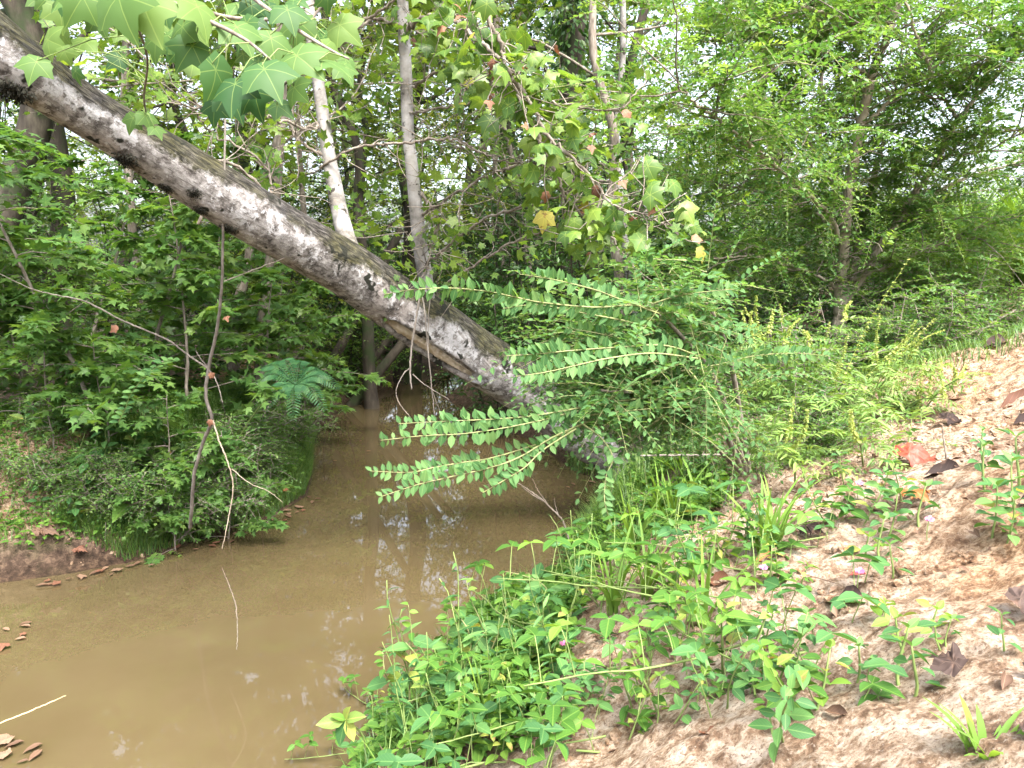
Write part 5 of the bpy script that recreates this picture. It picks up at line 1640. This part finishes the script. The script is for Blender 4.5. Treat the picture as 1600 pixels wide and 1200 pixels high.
# ------------------------------------------------------------------ ragweed with its yellow-green flower spikes
def ragweed(label, foot, spikes, depth):
    o = on_ground(*foot)
    dep = o[1]
    e = thing('ragweed_plant', label, 'weed', tuple(o))
    mbf, mbs = MB(), MB()
    for (bx, by, tx, ty) in spikes:
        Yd = dep + R3.uniform(-.25, .2)
        b, t2 = at(bx, by, Yd), at(tx, ty, Yd + R3.uniform(-.15, .1))
        foot_p = o + np.array([.05 * R3.normal(), .05 * R3.normal(), 0])
        st = smooth_path([foot_p - o, (foot_p + b) / 2 - o + np.array([0, 0, .03]), b - o], 10)
        v, t_ = tube(st, np.linspace(.0045, .0022, 10), 5)
        mbs.add(v, t_)
        q = smooth_path([b - o, (b + t2) / 2 - o + .012 * R3.normal(size=3), t2 - o], 30)
        mk = MB()
        v, t_ = tube(q, np.linspace(.0022, .001, 30), 4)
        mk.add(v, t_, .3)
        for w in range(4):
            a = R3.uniform(0, 6.28, 30)
            dd = np.stack([np.cos(a), np.sin(a), -.3 + 0 * a], -1)
            add_leaves(mk, q, dd, rand_dirs(30, .1, 1), np.linspace(.018, .010, 30) * R3.uniform(.7, 1.3, 30), T_OVAL)
        link('flower_spike', mk.mesh('flower_spike', M['spike']), e)
        m_ = 5
        i = R3.integers(2, 10, m_)
        sprays(mbf, mbs, st[i], np.stack([R3.normal(size=m_), R3.normal(size=m_), .3 + 0 * i], -1), R3.uniform(.10, .2, m_), 15, .05, T_NARROW, .3, .05, .3, flat=.9, wood=.0014)
    m_ = 26
    sprays(mbf, mbs, np.stack([.10 * R3.normal(size=m_), .10 * R3.normal(size=m_), R3.uniform(.05, .3, m_)], -1), rand_dirs(m_, -.1, .7), R3.uniform(.12, .25, m_), 16, .055, T_NARROW, .35, .05, .3, flat=.9, wood=.0014)
    link('stem', mbs.mesh('stem', M['stem_green']), e)
    link('foliage', mbf.mesh('foliage', M['ragweed']), e, kind='stuff')
ragweed('ragweed with a cluster of five upright spikes left of the small-leaved tree', (1215, 690), [(1190, 535, 1163, 480), (1192, 530, 1182, 462), (1185, 525, 1160, 485), (1200, 520, 1208, 483), (1222, 540, 1219, 476), (1228, 535, 1250, 497), (1165, 615, 1150, 580), (1175, 530, 1175, 486)], 4.3)
ragweed('ragweed with short upright spikes in front of the tree trunk', (1265, 680), [(1262, 550, 1255, 515), (1280, 565, 1296, 503), (1300, 620, 1324, 525), (1265, 545, 1260, 517), (1320, 500, 1330, 470), (1290, 610, 1310, 565)], 4.2)
ragweed('ragweed with long spikes slanting right over the sandy slope', (1330, 690), [(1310, 610, 1420, 405), (1320, 615, 1440, 510), (1370, 580, 1375, 490), (1385, 560, 1432, 500), (1400, 560, 1460, 498), (1420, 560, 1475, 515), (1380, 590, 1420, 530)], 4.2)
ragweed('ragweed with leaning spikes at the edge of the open sand', (1420, 650), [(1420, 640, 1400, 590), (1450, 630, 1460, 570), (1475, 620, 1470, 560), (1490, 600, 1485, 570), (1435, 640, 1445, 560), (1500, 590, 1510, 570)], 4.4)
ragweed('low feathery ragweed without tall spikes on the slope', (1350, 730), [(1340, 690, 1330, 640)], 3.8)
ragweed('feathery ragweed beside the level pale stick', (1250, 760), [(1230, 690, 1240, 620), (1240, 700, 1262, 640)], 3.8)

# ------------------------------------------------------------------ right bank undergrowth between trunk foot and tree
LU = 'leafy green bush in the undergrowth between the trunk foot and the tree'
GU = 'undergrowth bushes of the right bank'
und = [bush('undergrowth_bush', LU, 'bush', GU, .9, .7, .05, 11, 240, M['privet_small'], M['twig'], 221, L=(.15, .35)),
       bush('undergrowth_bush', LU, 'bush', GU, 1.3, .8, .055, 11, 280, M['shade_leaf'], M['twig'], 222, L=(.2, .4))]
for (x, y, k, s) in [(3.3, 5.6, 0, .75), (3.7, 6.1, 0, .8), (4.1, 6.7, 0, .9), (4.5, 7.3, 0, .9), (2.8, 5.0, 0, .6), (1.25, 3.75, 0, .45), (1.05, 4.05, 0, .5), (1.5, 3.9, 0, .5), (5.0, 8.0, 0, 1.0), (4.0, 7.6, 0, 1.0), (1.75, 5.0, 0, .8), (1.6, 6.4, 1, 1.0), (2.3, 5.9, 0, 1.0), (2.9, 6.4, 0, 1.0), (1.9, 7.2, 1, 1.1), (2.8, 7.4, 1, 1.1), (3.6, 7.2, 0, 1.0), (1.45, 7.6, 1, 1.0), (3.4, 8.4, 1, 1.1), (4.2, 8.0, 0, .9),
                     (1.6, 4.3, 0, .65), (2.1, 4.9, 0, .7), (2.5, 5.2, 0, .7), (4.6, 9.2, 1, 1.1), (5.4, 8.8, 0, 1.0), (2.4, 6.8, 0, 1.0), (3.1, 5.9, 0, .7), (6.2, 9.8, 1, 1.0)]:
    place(und[k], (x, y, hgt(x, y)), R3.uniform(0, 6.28), s * R3.uniform(.9, 1.1))

# ------------------------------------------------------------------ grasses
def grass_clump(seed, name, label, group, n, h, w, mat, lean=.5, part='blade', joined=False):
    rng = np.random.default_rng(seed)
    e = thing(name, label, 'grass clump', (0, 0, 0), group)
    all_ = MB()
    for k in range(n):
        a = rng.uniform(0, 6.28)
        L = h * rng.uniform(.6, 1.1)
        ln = lean * rng.uniform(.3, 1.3)
        t = np.linspace(0, 1, 7)
        r = .03 * rng.random()
        out = r + L * ln * t ** 1.7
        P_ = np.stack([math.cos(a) * out, math.sin(a) * out, L * (t - .35 * ln * t ** 2.5) - .02], -1)
        ww = w * rng.uniform(.7, 1.2) * np.sin(np.clip(.25 + t * .75, 0, 1) * math.pi) ** .6
        ww[-1] = 0.0004
        sd_ = np.array([-math.sin(a), math.cos(a), 0])
        mid_ = P_ + np.array([0, 0, -1]) * (ww * .35)[:, None]
        V = np.stack([P_ - sd_ * ww[:, None], mid_, P_ + sd_ * ww[:, None]], 1).reshape(-1, 3)
        T = []
        for i in range(6):
            for j in range(2):
                b = i * 3 + j
                T += [(b, b + 1, b + 4), (b, b + 4, b + 3)]
        if joined:
            all_.add(V, T, rng.random())
        else:
            link(part, MB().add(V, T, rng.random()).mesh(part, mat), e)
    if joined:
        link('blades', all_.mesh('blades', mat), e, kind='stuff')
    return e
gc = grass_clump(471, 'grass_clump', 'broad-bladed bright grass clump in the bottom right corner on the sand', None, 18, .085, .0055, M['weed'], .8)
gc.location = tuple(on_ground(1548, 1178))
gm = grass_clump(472, 'grass_clump', 'arching bright grass clump among the weeds at the water edge of the right bank', 'grass clumps of the right water edge', 16, .40, .007, M['weed'], .7)
for (px, py, s) in [(1055, 830, 1), (1035, 810, .9), (1090, 800, .8), (990, 870, .8), (1010, 940, .7), (1190, 870, .7), (1070, 770, 1.0), (760, 1130, .6), (1100, 980, .7), (960, 960, .8), (1210, 860, .6)]:
    place(gm, tuple(on_ground(px, py)), R3.uniform(0, 6.28), s)
gt = grass_clump(473, 'tall_grass', 'tall arching broad-leaved grass on top of the right slope', 'tall grasses on top of the right slope', 40, 1.25, .011, M['weed'], .6, joined=True)
for k in range(170):
    x, y = R3.uniform(3.6, 8.5), R3.uniform(6.0, 11.5)
    if x > .72 * y + 1.0 or x < .53 * y:
        continue
    place(gt, (x, y, hgt(x, y)), R3.uniform(0, 6.28), R3.uniform(.6, 1.1))
# fine grass of the left bank and the trunk foot: nobody could count it
mb = MB()
def grass_at(P_, h, w):
    n_ = len(P_)
    a = R3.uniform(0, 6.28, n_)
    ln = R3.uniform(.2, .9, n_)
    hh = h * R3.uniform(.5, 1.2, n_)
    t = np.linspace(0, 1, 4)
    out = (hh * ln)[:, None] * t[None] ** 1.6
    Q = P_[:, None] + np.stack([np.cos(a)[:, None] * out, np.sin(a)[:, None] * out, hh[:, None] * (t[None] - .3 * ln[:, None] * t[None] ** 2.5)], -1)
    sd_ = np.stack([-np.sin(a), np.cos(a), 0 * a], -1)[:, None] * (w * np.array([1, .9, .6, .05]))[None, :, None]
    V = np.stack([Q - sd_, Q + sd_], 2).reshape(-1, 3)
    T = []
    for i in range(3):
        b = i * 2
        T += [(b, b + 1, b + 3), (b, b + 3, b + 2)]
    T = (np.array(T)[None] + (np.arange(n_) * 8)[:, None, None]).reshape(-1, 3)
    mb.add(V, T, np.repeat(R3.random(n_), 8))
def land_points(n, xr, yr, dr, side):
    x, y = R3.uniform(*xr, n), R3.uniform(*yr, n)
    h, d, s = hgt_full(x, y)
    k = (d > dr[0]) & (d < dr[1]) & (s == side)
    return np.stack([x[k], y[k], h[k]], -1)
grass_at(land_points(90000, (-3.2, -1.0), (5.2, 9.5), (.02, .9), False), .16, .0028)
grass_at(land_points(26000, (.4, 1.9), (4.5, 8), (.0, .6), True), .20, .003)
grass_at(land_points(5000, (-4.5, -2.5), (4.6, 6.5), (.15, 1.0), False), .14, .0028)
grass_at(land_points(9000, (2.0, 4.6), (4.2, 7), (.8, 3), True), .10, .0022)
grass_at(land_points(9000, (-.8, 2.2), (1.8, 5.4), (.02, .75), True), .15, .0024)
link('grass', mb.mesh('grass', M['grass']), kind='stuff')

# tiny creeping plants covering the soil under the weeds
mb = MB()
pts = np.concatenate([land_points(20000, (-.8, 2.6), (1.8, 5.6), (.05, .95), True), land_points(9000, (-5, -1.5), (4.2, 8), (.12, 2.0), False)])
n_ = len(pts)
dn = fbm(pts[:, 0] * 3.2, pts[:, 1] * 3.2, 3, 61)
pts = pts[dn > .36]; n_ = len(pts)
for s in range(3):
    q = pts + np.stack([.03 * R3.normal(size=n_), .03 * R3.normal(size=n_), R3.uniform(.015, .09, n_)], -1)
    add_leaves(mb, q, rand_dirs(n_, -.3, .3), UP + .35 * R3.normal(size=(n_, 3)), R3.uniform(.026, .06, n_), oval_tpl(.3, 3))
link('ground_cover', mb.mesh('ground_cover', M['weed']), kind='stuff')
# forest floor greenery farther back
mb = MB()
x, y = R3.uniform(-14, 12, 60000), R3.uniform(7, 26, 60000)
h, d, s = hgt_full(x, y)
k = (d > .15) & (np.abs(x) < .75 * y + 1)
n_ = int(k.sum())
q = np.stack([x[k], y[k], h[k] + R3.uniform(.02, .45, n_) * R3.random(n_)], -1)
add_leaves(mb, q, rand_dirs(n_, -.3, .4), UP + .5 * R3.normal(size=(n_, 3)), R3.uniform(.06, .12, n_), T_DIAMOND)
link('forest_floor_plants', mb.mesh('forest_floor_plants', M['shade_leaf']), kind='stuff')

# ------------------------------------------------------------------ fallen leaves and litter
T_CURL = []
for seed in range(3):
    tv, tt, tu = [oval_tpl(.34, 6, .25, -.35, .45), (T_SYC[0] * np.array([.85, 1, 1]), T_SYC[1], T_SYC[2]), oval_tpl(.22, 6, .3, -.2, .5)][seed]
    rr = np.random.default_rng(500 + seed)
    tv = tv.copy(); tv[:, 2] += .045 * rr.normal(size=len(tv)) + .10 * np.sin(tv[:, 0] * 9 + tv[:, 1] * 5) + .45 * np.abs(tv[:, 0] + .1)
    tv[:, 2] -= tv[:, 2].min() + .04
    T_CURL.append((tv, tt, tu))
def litter_mesh(k, mat, tint):
    return make_mesh('fallen_leaf', T_CURL[k][0], T_CURL[k][1], M[mat], np.full(len(T_CURL[k][0]), tint), T_CURL[k][2])
FALL = [(1395, 735, 70, 1, 'red_leaf', .6, 95, 'bright red curled leaf lying on the sand among green weeds'), (1420, 797, 46, 1, 'orange_leaf', .5, 10, 'folded orange-brown leaf standing on the sand below the red leaf'),
        (1505, 1067, 56, 1, 'black_leaf', .7, 200, 'large dark brown crumpled leaf alone on the pale sand'), (1568, 972, 60, 1, 'black_leaf', .9, 80, 'grey-black curled leaf near the right edge of the sand'),
        (1310, 940, 34, 0, 'black_leaf', .2, 60, 'small blackish leaf at the edge of the weeds and sand'), (1325, 914, 26, 2, 'red_leaf', .2, 80, 'small rust-red leaf on the sand beside the weeds'),
        (1255, 842, 40, 1, 'black_leaf', .1, 30, 'black crumpled leaf among the weeds below the ragweed'), (1105, 914, 40, 0, 'dry_leaf', .3, 60, 'red-brown leaf under the leaning twig'),
        (1180, 884, 32, 0, 'orange_leaf', .8, 100, 'tan curled leaf by a twig in the weeds'), (1095, 1160, 34, 0, 'dry_leaf', .4, 20, 'red-brown leaf on the earth at the bottom edge'),
        (1597, 1056, 36, 1, 'black_leaf', .0, 60, 'black leaf cut off by the right edge'), (1566, 1085, 34, 2, 'brown_leaf', .2, 150, 'narrow brown leaf right of the large dark crumpled leaf'),
        (1596, 952, 30, 2, 'red_leaf', .8, 60, 'small orange-red leaf at the right edge'), (1583, 664, 34, 0, 'black_leaf', .4, 80, 'dark leaf high on the sand at the right edge'),
        (1562, 640, 50, 0, 'dry_leaf', .2, 80, 'dark red-brown leaf at the top of the sand slope'), (1465, 668, 38, 1, 'black_leaf', .3, 90, 'dark crumpled leaf above the dry stalk'),
        (1440, 757, 60, 2, 'black_leaf', .3, 85, 'long charred-looking leaf right beside the red leaf'), (1590, 792, 46, 0, 'black_leaf', .1, 80, 'black leaf behind a weed at the right edge'),
        (1570, 720, 40, 2, 'brown_leaf', .3, 70, 'grey-brown leaf on the upper sand by the right edge'), (1455, 980, 26, 2, 'brown_leaf', .9, 95, 'small pale curled leaf in the middle of the sand'),
        (1285, 1130, 40, 2, 'brown_leaf', .1, 40, 'dark curled leaf in a hollow near the bottom'), (1215, 1127, 34, 2, 'dry_leaf', .2, 60, 'red-brown narrow leaf below the weeds'),
        (1105, 865, 28, 0, 'pale_leaf', .5, 70, 'pale tan leaf behind the leaning twig'), (1480, 630, 30, 2, 'brown_leaf', .4, 60, 'brown leaf at the upper edge of the slope'),
        (1340, 870, 24, 2, 'orange_leaf', .6, 60, 'small orange leaf under a leafy weed'), (1010, 950, 34, 0, 'dry_leaf', .8, 60, 'rust leaf under the weeds near the water'),
        (1590, 1180, 50, 1, 'black_leaf', .5, 60, 'dark leaf behind the corner grass clump'), (1535, 545, 36, 0, 'black_leaf', .6, 80, 'dark leaf on the skyline of the sand slope')]
for (px, py, lp, k, mt, tn, an, lab) in FALL:
    p = on_ground(px, py)
    sz = lp / F * np.linalg.norm(p - CAM) * .9
    o = bpy.data.objects.new('fallen_leaf', litter_mesh(k, mt, tn))
    col.objects.link(o)
    a = math.radians(an)
    nn = norm(np.array([.25 * R3.normal() - .15, -.45, .9]))
    o.matrix_world = leaf_matrix(p + np.array([0, 0, .004]), (math.sin(a), -math.cos(a) * .8, .12), nn, sz)
    tag(o, lab, 'leaf', 'fallen leaves on the right bank')
# leaves drifting at the water edge
drift = [litter_mesh(k, m_, t_) for k, m_, t_ in ((2, 'brown_leaf', .5), (1, 'dry_leaf', .4), (2, 'brown_leaf', .3), (2, 'brown_leaf', .8), (1, 'brown_leaf', .9))]
LD = 'soaked dead leaf floating at the edge of the muddy water'
DR = [(x, y) for x, y in [(15, 985), (30, 978), (50, 972), (22, 1000), (8, 1008), (40, 990), (5, 1150), (20, 1160), (35, 1178), (12, 1185), (5, 1170), (25, 1193), (45, 1190)]]
for t in np.linspace(0, 1, 42):
    a = np.interp(t, [0, .3, .5, .75, 1], [60, 200, 330, 440, 490]); b = np.interp(t, [0, .3, .5, .75, 1], [908, 884, 842, 806, 775])
    DR.append((a + R3.uniform(-10, 10), b + R3.uniform(0, 12)))
for t in range(16):
    DR.append((R3.uniform(890, 1010), R3.uniform(752, 800)))
DR += [(640, 655), (700, 648), (560, 690), (580, 705), (520, 720), (880, 830)]
for (px, py) in DR:
    p = at_z(px, py, 0.008)
    o = bpy.data.objects.new('floating_leaf', drift[R3.integers(5)])
    col.objects.link(o)
    a = R3.uniform(0, 6.28)
    o.matrix_world = leaf_matrix(p + np.array([0, 0, .003]), (math.cos(a), math.sin(a), 0), (.06 * R3.normal(), .06 * R3.normal(), 1), R3.uniform(.04, .085))
    o.scale.z *= .35
    tag(o, LD, 'leaf', 'dead leaves floating at the water edge')
for (px, py, lp, lab) in [(65, 845, 36, 'large tan dead leaf lying flat on the left bank'), (120, 872, 22, 'small dull red leaf on the left bank just above the water'), (30, 760, 24, 'rust-red leaf below the bare soil of the left bank'), (255, 722, 26, 'orange dead leaf under the saplings of the left bank'), (437, 775, 22, 'orange-brown leaf in the grass of the left bank')]:
    p = on_ground(px, py)
    o = bpy.data.objects.new('fallen_leaf', litter_mesh(1, 'brown_leaf' if 'tan' in lab else ('dry_leaf' if 'red' in lab or 'crimson' in lab else 'orange_leaf'), .4))
    col.objects.link(o)
    o.matrix_world = leaf_matrix(p + np.array([0, 0, .006]), (.9, -.2, .1), (0, -.45, .9), lp / F * np.linalg.norm(p - CAM) * .8)
    tag(o, lab, 'leaf', 'fallen leaves on the left bank')
# pink flowers
T_PET = oval_tpl(.42, 3, .1, -.15, .6)
pk = make_mesh('petal', T_PET[0], T_PET[1], M['pink'], None, None)
for (px, py, lab) in [(835, 990, 'pink flower at the water edge beside the tall weeds'), (1340, 790, 'pink flower on the weeds near the red leaf'), (880, 1040, 'pale pink flower below the arching weed'), (1340, 930, 'pink flower at the edge of the bare sand'), (1448, 855, 'single pink flower on the open sand'), (1190, 938, 'pale pink flower among the trailing weeds')]:
    p = on_ground(px, py) + np.array([0, 0, .05])
    f = thing('flower', lab, 'flower', tuple(p))
    v, t_ = tube(np.array([(0, 0, -.06), (0, .005, -.03), (0, 0, 0)]), .0012, 4)
    link('stalk', MB().add(v, t_).mesh('stalk', M['stem_green']), f)
    for a in np.linspace(0, 6.283, 5, endpoint=False):
        leaf_obj('petal', pk, f, (0, 0, 0), (math.cos(a), math.sin(a) * .6 - .3, .5), (0, -.7, .6), .014)
# crumbs of dead leaf, bark and straw over the ground
mb = MB()
pts = np.concatenate([land_points(11000, (-1.0, 4.6), (1.6, 7), (.05, 4), True), land_points(12000, (-6, -1.0), (4.0, 9), (.02, 2.5), False), land_points(14000, (-1, 2.4), (1.8, 5.4), (.0, .95), True)])
n_ = len(pts)
add_leaves(mb, pts + np.array([0, 0, .006]), rand_dirs(n_, -.15, .25), UP + .4 * R3.normal(size=(n_, 3)), R3.uniform(.008, .045, n_) * R3.uniform(.4, 1, n_), oval_tpl(.2, 2, .15, -.2))
link('leaf_litter', mb.mesh('leaf_litter', M['brown_leaf']), kind='stuff')
mb = MB()
pts = np.concatenate([land_points(3000, (-.6, 4.4), (1.6, 6), (.2, 4), True), land_points(1200, (-6, -1.5), (4.0, 7), (.05, 1.5), False)])
n_ = len(pts)
a = R3.uniform(0, 3.14, n_); d = np.stack([np.cos(a), np.sin(a) * .8, .1 * R3.normal(size=n_)], -1)
add_leaves(mb, pts + np.array([0, 0, .005]), d, UP + .2 * R3.normal(size=(n_, 3)), R3.uniform(.03, .13, n_), oval_tpl(.018, 3, .01, .03))
link('straw_bits', mb.mesh('straw_bits', M['brown_leaf']), kind='stuff')
# crumbs and clods of soil
mb = MB()
pts = np.concatenate([land_points(30000, (-.8, 4.4), (1.6, 6.5), (.25, 4), True), land_points(5000, (-5.5, -1.5), (4.2, 7), (.03, 1.0), False)])
pts = pts[fbm(pts[:, 0] * 4, pts[:, 1] * 4, 3, 71) > .44]
n_ = len(pts)
g = (1 + 5 ** .5) / 2
iv = norm(np.array([(-1, g, 0), (1, g, 0), (-1, -g, 0), (1, -g, 0), (0, -1, g), (0, 1, g), (0, -1, -g), (0, 1, -g), (g, 0, -1), (g, 0, 1), (-g, 0, -1), (-g, 0, 1)], float))
it = np.array([(0, 11, 5), (0, 5, 1), (0, 1, 7), (0, 7, 10), (0, 10, 11), (1, 5, 9), (5, 11, 4), (11, 10, 2), (10, 7, 6), (7, 1, 8), (3, 9, 4), (3, 4, 2), (3, 2, 6), (3, 6, 8), (3, 8, 9), (4, 9, 5), (2, 4, 11), (6, 2, 10), (8, 6, 7), (9, 8, 1)])
sz = .0028 + .016 * R3.random(n_) ** 4
V = pts[:, None] + iv[None] * (sz[:, None] * R3.uniform(.6, 1.3, (n_, 3)))[:, None] * R3.uniform(.75, 1.2, (n_, 12, 1))
T = it[None] + (np.arange(n_) * 12)[:, None, None]
mb.add(V.reshape(-1, 3), T.reshape(-1, 3), np.repeat(np.ones(n_), 12), np.tile([0, .5, 0], (n_ * 12, 1)))
link('soil_crumbs', mb.mesh('soil_crumbs', M['ground'], smooth=False), kind='stuff')
